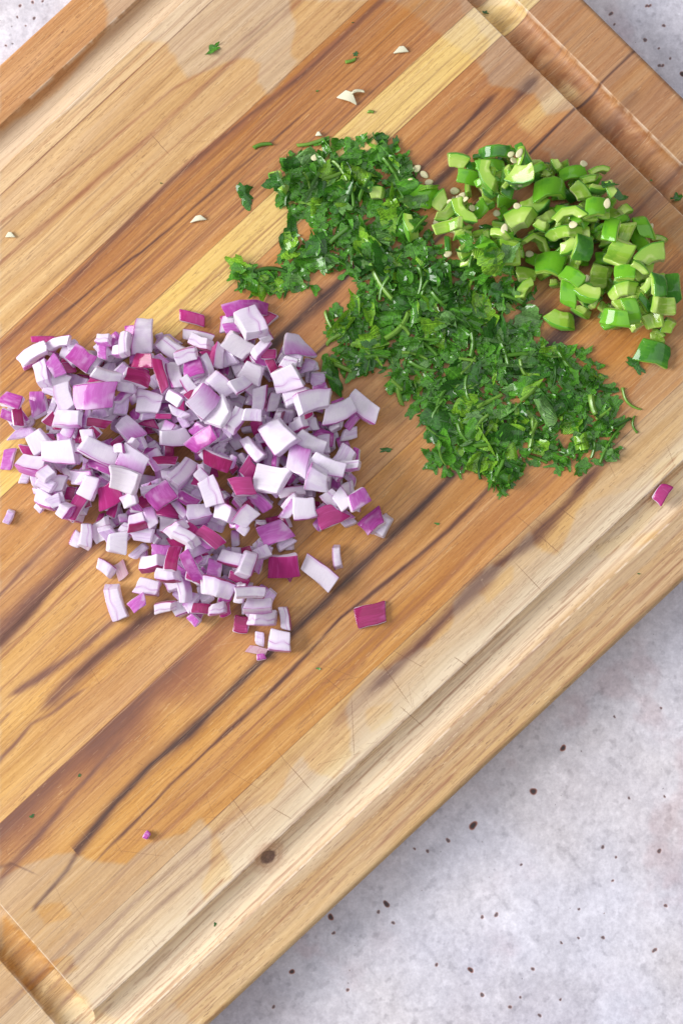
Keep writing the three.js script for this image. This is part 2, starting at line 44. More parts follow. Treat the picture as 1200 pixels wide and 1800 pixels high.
const STEMS=[[99.5,-78.3,8.4,2.0,32,"M"],[154.3,-78.9,5.0,1.7,34,"B"],[144.8,-55.5,2.5,1.5,44,"B"],[63.7,-33.5,14.8,2.0,48,"D"],[94.0,5.0,18.6,2.5,104,"B"],[86.3,26.2,15.3,2.7,0,"B"],[106.1,52.0,14.8,2.2,128,"M"],[112.7,64.8,14.8,2.0,114,"M"],[96.5,99.9,12.9,2.2,-42,"B"],[123.7,108.8,8.9,3.0,119,"B"],[119.9,125.2,23.5,1.7,-14,"M"],[136.1,118.2,12.4,1.5,94,"B"],[130.8,126.9,7.4,1.2,124,"M"],[70.6,28.5,9.9,2.2,44,"M"],[81.4,45.9,12.4,2.0,64,"M"],[56.5,21.6,8.7,2.2,69,"B"],[76.6,61.8,11.1,2.0,-27,"M"],[92.8,76.9,12.4,2.0,23,"B"],[73.8,79.2,9.9,2.0,104,"M"],[118.4,-31.1,12.4,2.0,-17,"M"],[116.5,-44.0,11.1,1.7,94,"B"],[132.9,-28.1,14.8,2.0,104,"M"],[115.3,-63.3,12.4,1.7,29,"B"],[65.8,2.3,11.1,1.7,103,"B"],[72.0,8.6,7.4,2.0,23,"D"],[131.1,50.7,9.9,2.0,59,"M"],[107.3,86.6,9.9,2.0,3,"B"],[65.8,48.1,8.4,2.2,113,"B"],[77.6,89.4,8.9,2.0,33,"M"],[107.5,28.9,9.9,2.2,79,"M"]];

// ---------------------------------------------------------------- helpers
function rng(seed) { let a = seed >>> 0; return () => { a = (a + 0x6D2B79F5) | 0; let t = Math.imul(a ^ (a >>> 15), 1 | a); t = (t + Math.imul(t ^ (t >>> 7), 61 | t)) ^ t; return ((t ^ (t >>> 14)) >>> 0) / 4294967296; }; }
const R = rng(20240611);
const rr = (a, b, r = R) => a + (b - a) * r();
const clamp = (x, a = 0, b = 1) => x < a ? a : x > b ? b : x;
const lerp = (a, b, t) => a + (b - a) * t;
const smooth = (a, b, x) => { const t = clamp((x - a) / (b - a)); return t * t * (3 - 2 * t); };
function hash(i, j, s) { let h = Math.imul(i, 374761393) ^ Math.imul(j, 668265263) ^ Math.imul(s, 2246822519); h = Math.imul(h ^ (h >>> 13), 1274126177); return ((h ^ (h >>> 16)) >>> 0) / 4294967296; }
function vn(x, y, s = 0) {   // value noise 0..1
  const i = Math.floor(x), j = Math.floor(y); let a = x - i, b = y - j; a = a * a * (3 - 2 * a); b = b * b * (3 - 2 * b);
  return lerp(lerp(hash(i, j, s), hash(i + 1, j, s), a), lerp(hash(i, j + 1, s), hash(i + 1, j + 1, s), a), b);
}
const fbm = (x, y, s, o = 4) => { let v = 0, a = 0.5, n = 0; for (let k = 0; k < o; k++) { v += a * vn(x, y, s + k * 17); n += a; a *= 0.5; x = x * 2.03 + 3.1; y = y * 2.03 + 7.7; } return v / n; };
function texture(w, h, fill, srgb = true, repeat = false) {
  const d = new Uint8Array(w * h * 4), c = [0, 0, 0];
  for (let j = 0; j < h; j++) for (let i = 0; i < w; i++) { fill(i, j, c); const k = (j * w + i) * 4; d[k] = clamp(c[0], 0, 255); d[k + 1] = clamp(c[1], 0, 255); d[k + 2] = clamp(c[2], 0, 255); d[k + 3] = 255; }
  const t = new THREE.DataTexture(d, w, h, THREE.RGBAFormat);
  t.magFilter = THREE.LinearFilter; t.minFilter = THREE.LinearMipmapLinearFilter; t.generateMipmaps = true; t.anisotropy = 8;
  if (repeat) t.wrapS = t.wrapT = THREE.MirroredRepeatWrapping;
  if (srgb) t.colorSpace = THREE.SRGBColorSpace;
  t.needsUpdate = true; return t;
}
const used = new Map();
function numbered(n) { const k = used.get(n) || 0; used.set(n, k + 1); return k ? `${n}_${String(k).padStart(3, '0')}` : n; }
function thing(o, name, label, category, group, kind) {
  o.name = numbered(name); o.userData = kind ? { kind, label, category } : { label, category };
  if (group) o.userData.group = group;
  o.castShadow = o.receiveShadow = true; scene.add(o); return o;
}
// words for where in a heap a piece lies, by things one can find next to it
function where(marks, u, v) { let b = null, m = 1e9; for (const [x, z, w] of marks) { const q = (x - u) ** 2 + (z - v) ** 2; if (q < m) { m = q; b = w; } } return b; }
const place = (marks, high) => (o, size, what) => { const y = (o.position.y - TOP) * 1000, u = o.position.x * 1000, v = o.position.z * 1000; return `${size} ${what} ${y > high ? 'on top' : 'low down'} ${where(marks, u, v)}`; };
function inside(p, poly) { let c = false; for (let i = 0, j = poly.length - 1; i < poly.length; j = i++) { const a = poly[i], b = poly[j]; if ((a[1] > p[1]) !== (b[1] > p[1]) && p[0] < (b[0] - a[0]) * (p[1] - a[1]) / (b[1] - a[1]) + a[0]) c = !c; } return c; }
function edgeDistance(p, poly) { let m = 1e9; for (let i = 0, j = poly.length - 1; i < poly.length; j = i++) { const [ax, ay] = poly[j], [bx, by] = poly[i], dx = bx - ax, dy = by - ay, t = clamp(((p[0] - ax) * dx + (p[1] - ay) * dy) / (dx * dx + dy * dy)); m = Math.min(m, Math.hypot(p[0] - ax - t * dx, p[1] - ay - t * dy)); } return m; }

// ---------------------------------------------------------------- the table: pale mineral top with pits
{
  const S = 2048, M = 620;            // texels, millimetres; centred on (u, v) = (20, 60)
  const col = new Float32Array(S * S * 3), bump = new Float32Array(S * S).fill(0.6);
  for (let j = 0; j < S; j++) for (let i = 0; i < S; i++) {
    const x = i / S * M, y = j / S * M, k = (j * S + i) * 3;
    const big = fbm(x / 90, y / 90, 3, 4), mid = fbm(x / 18, y / 18, 31, 4), fine = fbm(x / 2.2, y / 2.2, 57, 3), g = hash(i, j, 5);
    const crisp = fbm(x / 0.8, y / 0.8, 171, 2) - 0.5, cloud = smooth(0.5, 0.72, big), scuff = smooth(0.55, 0.75, mid) * smooth(0.4, 0.65, fbm(x / 50, y / 50, 77, 3));
    let L = 212 + (mid - 0.5) * 30 + (fine - 0.5) * 30 + (g - 0.5) * 9 + crisp * 20 - smooth(0.66, 0.8, fbm(x / 3.5, y / 3.5, 181, 3)) * 16;
    const warm = (fbm(x / 40, y / 40, 91, 3) - 0.5) * 20;
    L -= cloud * 16 + scuff * 18;
    const chalk = smooth(0.58, 0.8, fbm(x / 9, y / 11, 121, 4)) * 10;
    col[k] = L + warm * 0.5 + chalk + 1 + scuff * 5 + cloud * 2; col[k + 1] = L - 3.5 + warm * 0.15 + chalk - scuff * 2; col[k + 2] = L + 5 - warm * 0.5 + chalk - scuff * 3;
    bump[j * S + i] = 0.55 + (fine - 0.5) * 0.3 + (mid - 0.5) * 0.3;
  }
  const pit = (u, v, r, depth, red) => {
    const cx = (u - 20 + M / 2) / M * S, cy = (v - 60 + M / 2) / M * S, pr = r / M * S, e = rr(0.75, 1.25), ph = rr(0, 6.3), n = Math.ceil(pr * 1.8 + 2);
    for (let j = Math.max(0, Math.floor(cy - n)); j <= Math.min(S - 1, cy + n); j++) for (let i = Math.max(0, Math.floor(cx - n)); i <= Math.min(S - 1, cx + n); i++) {
      const dx = i - cx, dy = j - cy, a = Math.atan2(dy, dx), d = Math.hypot(dx * e, dy / e) / pr * (1 + 0.1 * Math.sin(a * 2 + ph) + 0.06 * Math.sin(a * 3 + ph * 2));
      const m = (1 - smooth(0.72, 1.08, d)) * depth; if (m <= 0) continue;
      const k = (j * S + i) * 3, rim = smooth(0.35, 0.95, d) * red;
      col[k] = lerp(col[k], 52 + rim * 95, m); col[k + 1] = lerp(col[k + 1], 40 + rim * 34, m); col[k + 2] = lerp(col[k + 2], 42 + rim * 14, m);
      bump[j * S + i] -= m * 0.5;
    }
  };
  for (const [u, v, r] of SPOT) pit(u, v, r * 0.8, r > 1.4 ? 0.9 : 0.68, rr(0.6, 1.2));
  for (let k = 0; k < 700; k++) { const r = 0.14 + 0.4 * Math.pow(R(), 4); pit(20 + rr(-300, 300), 60 + rr(-300, 300), r, rr(0.25, 0.7), R()); }
  for (let k = 0; k < 150; k++) { const a = rr(120, 300), b = rr(-200, 40); pit(a, b, rr(0.2, 0.55), rr(0.3, 0.7), R() * 0.5); }
  for (let k = 0; k < 45; k++) pit(rr(-80, 80), rr(-300, -190), rr(0.2, 0.5), rr(0.3, 0.65), R() * 0.4);
  const map = texture(S, S, (i, j, c) => { const k = (j * S + i) * 3; c[0] = col[k]; c[1] = col[k + 1]; c[2] = col[k + 2]; }, true, true);
  const bm = texture(1024, 1024, (i, j, c) => { c[0] = c[1] = c[2] = 255 * bump[j * 2 * S + i * 2]; }, false, true);
  const g = new THREE.BoxGeometry(1.6, 0.03, 1.6), p = g.attributes.position, uv = g.attributes.uv;
  for (let i = 0; i < p.count; i++) uv.setXY(i, (p.getX(i) * 1000 + M / 2) / M, (p.getZ(i) * 1000 + M / 2) / M);
  const m = new THREE.Mesh(g, new THREE.MeshStandardMaterial({ map, bumpMap: bm, bumpScale: 0.0005, roughness: 0.62 }));
  m.position.set(0.02, -0.015, 0.06);
  thing(m, 'table_surface', 'pale lavender grey stone table top with dark brown pits', 'table', null, 'structure');
}

// ---------------------------------------------------------------- the cutting board
const LH = 248.8, WH = 190.5, GC = 29.7, GW = 7.7, GD = 6.2, RIM = 2.6, THICK = 24;
function boardY(u, v) {   // height over the flat top, mm
  const au = Math.abs(u), av = Math.abs(v), qx = au - (LH - GC), qy = av - (WH - GC);
  const sd = Math.min(Math.max(qx, qy), 0) + Math.hypot(Math.max(qx, 0), Math.max(qy, 0)), s = Math.abs(sd) / GW;
  let y = s < 1 ? -GD * Math.pow(1 - Math.pow(s, 2.8), 0.5) : 0;
  if (s >= 1 && s < 1.08) y -= 0.3 * ((1.08 - s) / 0.08) ** 2; else if (s < 1) y = Math.min(y, -0.3);
  const e = Math.min(LH - au, WH - av); if (e < RIM) { const t = 1 - clamp(e / RIM); y -= RIM * (1 - Math.sqrt(Math.max(0, 1 - t * t))); }
  return y;
}
const STAVES = [-WH, -144, -94.6, -59, -40.6, 6, 66, 128, WH];
const boardGroup = new THREE.Group();
{
  const W = 2048, H = 1568, px = W / (2 * LH), py = H / (2 * WH);
  const rgb = new Float32Array(W * H * 3), dark = new Float32Array(W * H);
  // heartwood colour of each stave at its two ends (sRGB), kept apart at the glue lines
  const tone = [
    [[212, 158, 104], [206, 150, 98]], [[222, 184, 130], [212, 168, 116]], [[206, 153, 90], [192, 128, 68]], [[238, 204, 120], [238, 206, 138]],
    [[200, 146, 90], [192, 127, 68]], [[222, 174, 106], [182, 118, 70]], [[212, 158, 86], [200, 134, 72]], [[216, 178, 122], [212, 168, 112]]];
  const staveOf = (v) => { let k = 0; while (k < 7 && v > STAVES[k + 1]) k++; return k; };
  for (let j = 0; j < H; j++) {
    const v0 = (j + 0.5) / py - WH;
    for (let i = 0; i < W; i++) {
      const u = (i + 0.5) / px - LH, au = LH - Math.abs(u), k = (j * W + i) * 3;
      // a routed groove across the ends cuts into deeper rings, so the figure swings sideways there
      const s = (au - GC) / GW, cut = Math.abs(s) < 1 ? Math.sqrt(1 - s * s) : 0;
      const v = v0, st = staveOf(v), T = tone[st];
      const wob = (fbm(u / 70, v / 26, 7 + st * 5, 3) - 0.5) * 9 + (vn(u / 24, v / 9, 3 + st) - 0.5) * 1.6 + cut * 5 * (st % 2 ? 1 : 0.8);
      const w = v + wob;
      const f = clamp((u + 170) / 380) * 0.9 + (fbm(u / 60, v / 30, 201, 3) - 0.5) * 0.5, t = clamp(f);
      const ring = fbm(u / 300, w / 3.4, 11 + st * 3, 3) - 0.5, fine = vn(u / 42, w * 1.5, 61 + st) - 0.5, hair = vn(u / 15, w * 4.3, 83) - 0.5, pore = smooth(0.7, 0.95, vn(u / 5, v0 * 4.6, 97)), fleck = vn(u * 1.3, v0 * 2.6, 131) - 0.5;
      const L = ring * 46 * (st === 3 ? 0.45 : 1) + fine * 15 + hair * 10 + fleck * 7 - pore * 11 + cut * (Math.sin(w * 0.5 + fbm(u / 12, w / 7, 19, 2) * 5) * 16 - 6 - 26 * smooth(0.55, 0.95, Math.sin(w * 0.33 + fbm(u / 20, w / 9, 23, 2) * 6)));
      const sap = st === 7 ? (1 - smooth(165, 172, w)) * smooth(140, 152, w) : st === 0 ? smooth(-172, -164, w) * 0.6 : 0;
      const hue = (fbm(u / 110, w / 9, 151 + st, 2) - 0.5);
      rgb[k] = lerp(T[0][0], T[1][0], t) * 0.95 + L * 0.9 + hue * 10; rgb[k + 1] = lerp(T[0][1], T[1][1], t) * 0.925 + L + hue * 4; rgb[k + 2] = lerp(T[0][2], T[1][2], t) * 0.87 + L * 0.9 - hue * 20;
      if (sap > 0) { rgb[k] = lerp(rgb[k], 230 + L * 0.6, sap); rgb[k + 1] = lerp(rgb[k + 1], 204 + L * 0.6, sap); rgb[k + 2] = lerp(rgb[k + 2], 158 + L * 0.6, sap); }
    }
  }
  const INK = [[92, 52, 38], [150, 92, 58], [120, 76, 60], [72, 42, 34], [232, 196, 124]];
  function streak(pts, half, alpha, ink, o = {}) {   // a grain line: runs with the wood, wanders a little, thins out at its ends
    const seed = Math.floor(R() * 1e6), c = INK[ink], i0 = Math.max(0, Math.floor((pts[0][0] + LH) * px)), i1 = Math.min(W - 1, Math.ceil((pts[pts.length - 1][0] + LH) * px));
    let s = 0;
    for (let i = i0; i <= i1; i++) {
      const u = i / px - LH; while (s < pts.length - 2 && u > pts[s + 1][0]) s++;
      const a = pts[s], b = pts[s + 1], t = clamp((u - a[0]) / (b[0] - a[0])), cv = lerp(a[1], b[1], t) + (fbm(u / 20, 0, seed, 3) - 0.5) * (o.wander ?? 1.2);
      const fade = o.sharpEnds ? 1 : smooth(0, 0.12, (i - i0) / (i1 - i0)) * smooth(0, 0.12, (i1 - i) / (i1 - i0));
      const hw = half * (0.65 + 0.8 * vn(u / 17, 3, seed)) * (0.4 + 0.6 * fade), al = alpha * fade * (0.7 + 0.5 * vn(u / 12, 9, seed));
      const up = hw * (o.up ?? 1), dn = hw * (o.down ?? 1);
      for (let j = Math.max(0, Math.floor((cv - up * 2.4 + WH) * py)); j <= Math.min(H - 1, (cv + dn * 2.4 + WH) * py); j++) {
        const v = j / py - WH, d = v - cv, e = Math.abs(d) / (d < 0 ? up : dn);
        let m = Math.exp(-e * e * 1.1) * al * (0.62 + 0.4 * vn(u / 9, v * 2.6, seed + 5) + 0.4 * vn(u / 2.2, v * 4.5, seed + 6)); m = clamp(m); if (m < 0.004) continue;
        const k = (j * W + i) * 3; for (let q = 0; q < 3; q++) rgb[k + q] = lerp(rgb[k + q], c[q], m);
      }
    }
  }
  for (let k = 0; k < 380; k++) { const v = rr(-188, 188), u = rr(-300, 200), l = rr(40, 220), d = rr(-2, 2); streak([[u, v], [u + l, v + d]], rr(0.15, 0.6), rr(0.08, 0.3), R() < 0.75 ? 1 : 0); }
  for (let k = 0; k < 60; k++) { const v = rr(-92, -60), u = rr(-200, 200), l = rr(60, 260); streak([[u, v], [u + l, v + rr(-1, 1)]], rr(0.2, 0.5), rr(0.2, 0.45), R() < 0.7 ? 1 : 0); }
  for (let k = 0; k < 190; k++) { const v = rr(150, 189), u = rr(-260, 220), l = rr(10, 70); streak([[u, v], [u + l, v + rr(-1, 1)]], rr(0.15, 0.5), rr(0.25, 0.65), 1); }
  for (let k = 0; k < 24; k++) { const v = rr(-58, -42), u = rr(-200, 200), l = rr(30, 160); streak([[u, v], [u + l, v + rr(-0.6, 0.6)]], rr(0.2, 0.5), rr(0.12, 0.3), 1); }
  streak([[-90, -143.6], [260, -144.2]], 0.3, 0.75, 1, { wander: 0.3 });
  streak([[-90, -136], [-10, -134.5], [46, -128], [87, -126], [107, -122], [160, -119]], 0.7, 0.6, 1);
  streak([[-100, -123], [11, -119.7], [66, -117.4], [190, -116]], 0.9, 0.65, 1, { down: 1.8 });
  streak([[-50, -108], [60, -106], [130, -103]], 0.6, 0.4, 1);
  streak([[-90, -92], [-8, -92.6], [60, -95.6], [102, -93.2], [134, -90.6], [260, -91]], 1.9, 0.95, 1, { up: 0.5, down: 1.6 });
  streak([[-90, -92], [-8, -92.2], [60, -95], [102, -92.8], [134, -90.2], [260, -90.4]], 0.9, 0.55, 0, { up: 0.6, down: 1.4 });
  streak([[-40, -84], [2, -82.7], [27, -80], [57, -78.5], [130, -76]], 0.5, 0.8, 0);
  streak([[-60, -76], [40, -73], [140, -70]], 0.7, 0.5, 1); streak([[0, -68], [120, -65], [230, -66]], 0.6, 0.5, 1);
  streak([[90, -86], [260, -84]], 0.8, 0.55, 1); streak([[60, -62.5], [180, -62]], 0.5, 0.55, 0);
  streak([[115, -20.5], [150, -21.3], [195, -22.6]], 1.5, 0.85, 0); streak([[138, -11], [160, -12.5], [214, -16.4]], 1.9, 0.9, 0);
  streak([[120, -11.5], [160, -11.2]], 1.6, 0.8, 3); streak([[120, -31], [210, -30]], 0.8, 0.4, 1);
  streak([[186, -3], [221, -2]], 5, 0.75, 4);
  streak([[30, 8.5], [120, 8], [184, 7.4], [213, 6.4], [256, 5]], 0.8, 1.1, 0, { wander: 0.5, sharpEnds: true }); streak([[160, 8], [230, 6]], 0.6, 0.8, 3, { wander: 0.4 });
  streak([[150, 18], [230, 14]], 3, 0.45, 1); streak([[175, 22], [240, 20]], 2, 0.5, 0); streak([[180, 40], [248, 44]], 1.5, 0.5, 1); streak([[170, 60], [246, 57]], 1.2, 0.6, 0);
  streak([[10, -6], [43, -7.5], [80, -8.4], [112, -9]], 2.6, 0.9, 3); streak([[95, 80], [132, 77], [160, 72]], 4, 1.0, 3); streak([[60, 70], [150, 62]], 4, 0.6, 0);
  streak([[-215, 8], [-134, 5.5], [-82, 1.6], [-30, -2]], 3.6, 0.95, 2, { up: 1.3 }); streak([[-215, 10], [-134, 7], [-85, 3], [-45, 1]], 1.8, 0.9, 0);
  streak([[-160, -6], [-122, -8.6], [-88, -10.9], [-50, -12]], 1.1, 0.75, 2);
  streak([[-170, 14], [-60, 9]], 0.7, 0.6, 1); streak([[-180, 24], [-100, 21], [-50, 22]], 0.6, 0.5, 1);
  streak([[-152, 27], [-137, 30.5], [-112, 34], [-80, 35]], 1.5, 0.9, 2); streak([[-146, 41], [-110, 42], [-74, 47], [-50, 50]], 2.4, 0.8, 2, { wander: 2.5 }); streak([[-125, 40], [-96, 42], [-66, 45]], 1.4, 1, 0, { wander: 3 });
  streak([[-190, 47], [-150, 43], [-118, 49]], 0.9, 0.7, 2, { wander: 4 }); streak([[-195, 35], [-150, 33]], 0.8, 0.5, 2);
  // heart of the sixth stave: brown, hard against the glue line, fading down the stave
  streak([[-260, 66.2], [-150, 66.2], [-90, 66.4], [-20, 67]], 8, 0.95, 1, { up: 0.02, down: 1.9, wander: 0 }); streak([[-250, 66.2], [-160, 66.3], [-70, 66.8]], 5, 0.95, 2, { up: 0.02, down: 1.2, wander: 0 });
  streak([[-230, 88], [-185, 82], [-150, 78], [-120, 75]], 1.6, 0.8, 2, { wander: 2 }); streak([[-215, 73], [-196, 82], [-190, 95]], 1.6, 0.6, 0, { wander: 2 });
  const heart = [[-172, 97.5], [-145, 93.4], [-123, 92.3], [-102, 93.3], [-78, 92.5], [-57, 91.7], [-20, 92.2], [8, 91.2], [26, 90.5], [50, 89.7], [95, 87]];
  streak(heart, 3.0, 0.55, 0, { wander: 0.8, sharpEnds: true }); streak(heart, 1.25, 1.05, 3, { wander: 0.7, sharpEnds: true });
  streak([[-205, 104], [-180, 101], [-168, 97.5]], 1.2, 0.8, 0);
  streak([[-185, 107], [-122, 104.6], [-72, 104.6], [-19, 101.8], [19, 104.9], [42, 105.8], [64, 104.2], [120, 103]], 0.75, 0.95, 0); streak([[-19, 102.8], [40, 105.6], [90, 103.5]], 1.1, 0.7, 0);
  streak([[-150, 112], [-60, 110], [40, 111]], 0.5, 0.55, 1); streak([[-190, 119], [-90, 117], [30, 118]], 0.8, 0.5, 1); streak([[-60, 122], [60, 120], [150, 121]], 0.8, 0.55, 1);
  streak([[-40, 133.5], [0, 133.3], [39, 131], [66, 133.4], [88, 132.2], [125, 128]], 2.6, 0.95, 0); streak([[-60, 134], [10, 133], [50, 132]], 3.2, 0.5, 2);
  streak([[-230, 134], [-170, 131], [-90, 134]], 1.2, 0.45, 2); streak([[-230, 142], [-180, 139], [-120, 141]], 1, 0.5, 2); streak([[-240, 126], [-190, 124]], 1, 0.4, 2);
  for (let k = 1; k < 8; k++) streak([[-LH, STAVES[k]], [LH, STAVES[k]]], 0.16, 0.5, 0, { wander: 0, sharpEnds: true });
  { // the knot in the groove
    const [ku, kv] = KNOT, n = 60;
    for (let j = -n; j <= n; j++) for (let i = -n; i <= n; i++) {
      const x = i / px, y = j / py, d = Math.hypot(x / 1.35, y) * (1 + 0.2 * (vn(x, y, 401) - 0.5)), I = Math.round((ku + LH) * px) + i, J = Math.round((kv + WH) * py) + j; if (I < 0 || J < 0 || I >= W || J >= H) continue;
      const k = (J * W + I) * 3, core = 1 - smooth(2.2, 3, d), halo = (1 - smooth(3, 8, d)) * 0.5 * (0.5 + vn(d * 2, Math.atan2(y, x), 402));
      const c = [70 + vn(x * 2, y * 2, 403) * 50, 42 + vn(x * 2, y * 2, 403) * 34, 34 + vn(x * 2, y * 2, 403) * 26], h = [176, 112, 66];
      for (let q = 0; q < 3; q++) { rgb[k + q] = lerp(rgb[k + q], h[q], halo); rgb[k + q] = lerp(rgb[k + q], c[q], core); }
    }
  }
  for (let k = 0; k < 26000; k++) { // open pores: short crisp dashes along the grain
    const u = rr(-LH, LH), v = rr(-WH, WH), l = rr(0.6, 3.6) * px, a = rr(0.08, 0.3) * (0.4 + 1.2 * vn(u / 30, v / 5, 301)) * (Math.abs(v) > 168 ? 1.5 : 1), i0 = Math.floor((u + LH) * px), j = Math.floor((v + WH) * py), light = R() < 0.22;
    for (let i = i0; i < Math.min(W, i0 + l); i++) { const q3 = ((j + (hash(i >> 4, j, 9) > 0.8 ? 1 : 0)) * W + i) * 3; if (q3 + 2 >= rgb.length) continue; for (let q = 0; q < 3; q++) rgb[q3 + q] = lerp(rgb[q3 + q], light ? [246, 222, 176][q] : [104, 62, 38][q], a); }
  }
  for (let k = 0; k < 2600; k++) { // hair-fine growth lines
    let y = rr(-WH, WH); const u = rr(-LH - 60, LH), l = rr(15, 130) * px, a = rr(0.1, 0.38), sl = rr(-0.012, 0.012), sd = Math.floor(R() * 1e5), i0 = Math.floor((u + LH) * px), c = R() < 0.25 ? [240, 210, 158] : [122, 72, 42];
    for (let i = Math.max(0, i0); i < Math.min(W, i0 + l); i++) { const j = Math.round((y + (i - i0) * sl / px * 4 + (vn(i / 90, 1, sd) - 0.5) * 1.4 + WH) * py); if (j < 0 || j >= H) continue; const f = a * Math.min(1, (i - i0) / 40, (i0 + l - i) / 40) * (0.4 + 0.9 * vn(i / 25, 5, sd)), q3 = (j * W + i) * 3; for (let q = 0; q < 3; q++) rgb[q3 + q] = lerp(rgb[q3 + q], c[q], clamp(f)); }
  }
  // damp stains: oiled and wet wood is deep and orange, dry wood pale and grey
  const w2 = W / 2, h2 = H / 2, wet = new Float32Array(w2 * h2);
  for (const [s, poly] of WET) {
    const us = poly.map(p => p[0]), vs = poly.map(p => p[1]), a0 = Math.max(0, Math.floor((Math.min(...us) - 4 + LH) * px / 2)), a1 = Math.min(w2 - 1, Math.ceil((Math.max(...us) + 4 + LH) * px / 2)), b0 = Math.max(0, Math.floor((Math.min(...vs) - 4 + WH) * py / 2)), b1 = Math.min(h2 - 1, Math.ceil((Math.max(...vs) + 4 + WH) * py / 2));
    for (let j = b0; j <= b1; j++) for (let i = a0; i <= a1; i++) {
      const u = (i * 2 + 1) / px - LH, v = (j * 2 + 1) / py - WH, wu = u + (fbm(u / 9, v / 2.6, 501, 3) - 0.5) * 3.2, wv = v + (fbm(u / 12, v / 4, 541, 3) - 0.5) * 1.8;
      if (inside([wu, wv], poly)) wet[j * w2 + i] = Math.max(wet[j * w2 + i], s);
    }
  }
  const blur = (src, r, rv) => { const tmp = new Float32Array(src.length), out = new Float32Array(src.length);
    for (let j = 0; j < h2; j++) for (let i = 0; i < w2; i++) { let a = 0; for (let q = -r; q <= r; q++) a += src[j * w2 + clamp(i + q, 0, w2 - 1)]; tmp[j * w2 + i] = a / (2 * r + 1); }
    for (let j = 0; j < h2; j++) for (let i = 0; i < w2; i++) { let a = 0; for (let q = -rv; q <= rv; q++) a += tmp[clamp(j + q, 0, h2 - 1) * w2 + i]; out[j * w2 + i] = a / (2 * rv + 1); } return out; };
  const soft = blur(wet, 2, 1);
  for (let j = 0; j < H; j++) for (let i = 0; i < W; i++) {
    const k = (j * W + i) * 3, u = i / px - LH, v = j / py - WH;
    let d = 1 - soft[(j >> 1) * w2 + (i >> 1)] * (0.94 + 0.12 * (vn(u / 14, v / 6, 601) - 0.5)); d = clamp(d + (fbm(u / 26, v / 1.6, 611, 3) - 0.5) * 0.5 * smooth(0, 0.3, d));
    const L = rgb[k] * 0.35 + rgb[k + 1] * 0.5 + rgb[k + 2] * 0.15;
    const dry = [lerp(L, rgb[k], 0.5) * 0.7 + 71, lerp(L, rgb[k + 1], 0.48) * 0.7 + 61, lerp(L, rgb[k + 2], 0.45) * 0.7 + 51];
    for (let q = 0; q < 3; q++) rgb[k + q] = lerp(rgb[k + q], dry[q], d * 0.73);
  }
  { // groove lips painted pale: rubbed wood plus the light their sharp edges catch
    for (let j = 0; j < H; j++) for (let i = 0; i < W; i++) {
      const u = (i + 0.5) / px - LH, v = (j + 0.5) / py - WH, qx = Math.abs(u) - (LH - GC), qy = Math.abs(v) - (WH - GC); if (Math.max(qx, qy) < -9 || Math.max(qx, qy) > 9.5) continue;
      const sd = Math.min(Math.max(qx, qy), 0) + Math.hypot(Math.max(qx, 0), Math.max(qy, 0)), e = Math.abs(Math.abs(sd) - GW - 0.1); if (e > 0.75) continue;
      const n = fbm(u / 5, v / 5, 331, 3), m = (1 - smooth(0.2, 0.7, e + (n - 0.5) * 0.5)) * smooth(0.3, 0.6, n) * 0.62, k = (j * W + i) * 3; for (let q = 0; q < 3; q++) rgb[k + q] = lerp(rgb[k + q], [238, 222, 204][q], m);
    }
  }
  const scratch = ([a, b], alpha, light) => { const n = Math.ceil(Math.hypot((b[0] - a[0]) * px, (b[1] - a[1]) * py)); for (let s = 0; s <= n; s++) { const t = s / n, i = Math.round((lerp(a[0], b[0], t) + LH) * px), j = Math.round((lerp(a[1], b[1], t) + WH) * py); if (i < 0 || j < 0 || i >= W || j >= H) continue; const m = alpha * (0.5 + 0.8 * vn(s / 30, 1, n)) * Math.min(1, 6 * t, 6 * (1 - t)), k = (j * W + i) * 3; for (let q = 0; q < 3; q++) rgb[k + q] = lerp(rgb[k + q], light ? [238, 222, 200][q] : [96, 58, 36][q], clamp(m)); dark[j * W + i] = Math.max(dark[j * W + i], m); } };
  for (const c of CUT) { scratch(c, 0.5); }
  for (let k = 0; k < 120; k++) { const u = rr(-190, 190), v = R() < 0.6 ? rr(95, 152) : rr(-140, 152), l = rr(5, 26), a = rr(1.1, 2.2) * (R() < 0.85 ? 1 : 0.4); scratch([[u, v], [u + l * Math.cos(a), clamp(v + l * Math.sin(a), -152, 152)]], rr(0.08, 0.26), R() < 0.4); }
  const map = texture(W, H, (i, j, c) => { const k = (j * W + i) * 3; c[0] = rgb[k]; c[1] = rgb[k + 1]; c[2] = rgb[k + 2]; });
  const bump = texture(W, H, (i, j, c) => { const u = i / px - LH, v = j / py - WH; c[0] = c[1] = c[2] = 150 + (vn(u / 6, v * 3.4, 97) - 0.5) * 70 + (vn(u / 30, v * 1.4, 98) - 0.5) * 60 + (vn(u * 1.5, v * 3, 99) - 0.5) * 26 - dark[j * W + i] * 120; }, false);
  const rough = texture(w2, h2, (i, j, c) => { const u = i * 2 / px - LH, v = j * 2 / py - WH; c[0] = c[1] = c[2] = 255 * clamp(0.66 - soft[j * w2 + i] * 0.22 + (vn(u / 8, v * 1.2, 701) - 0.5) * 0.14); }, false);
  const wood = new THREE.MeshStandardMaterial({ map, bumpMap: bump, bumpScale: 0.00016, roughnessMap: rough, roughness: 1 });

  const span = (a, b, step) => { const n = Math.max(1, Math.round((b - a) / step)), o = []; for (let k = 0; k < n; k++) o.push(a + (b - a) * k / n); return o; };
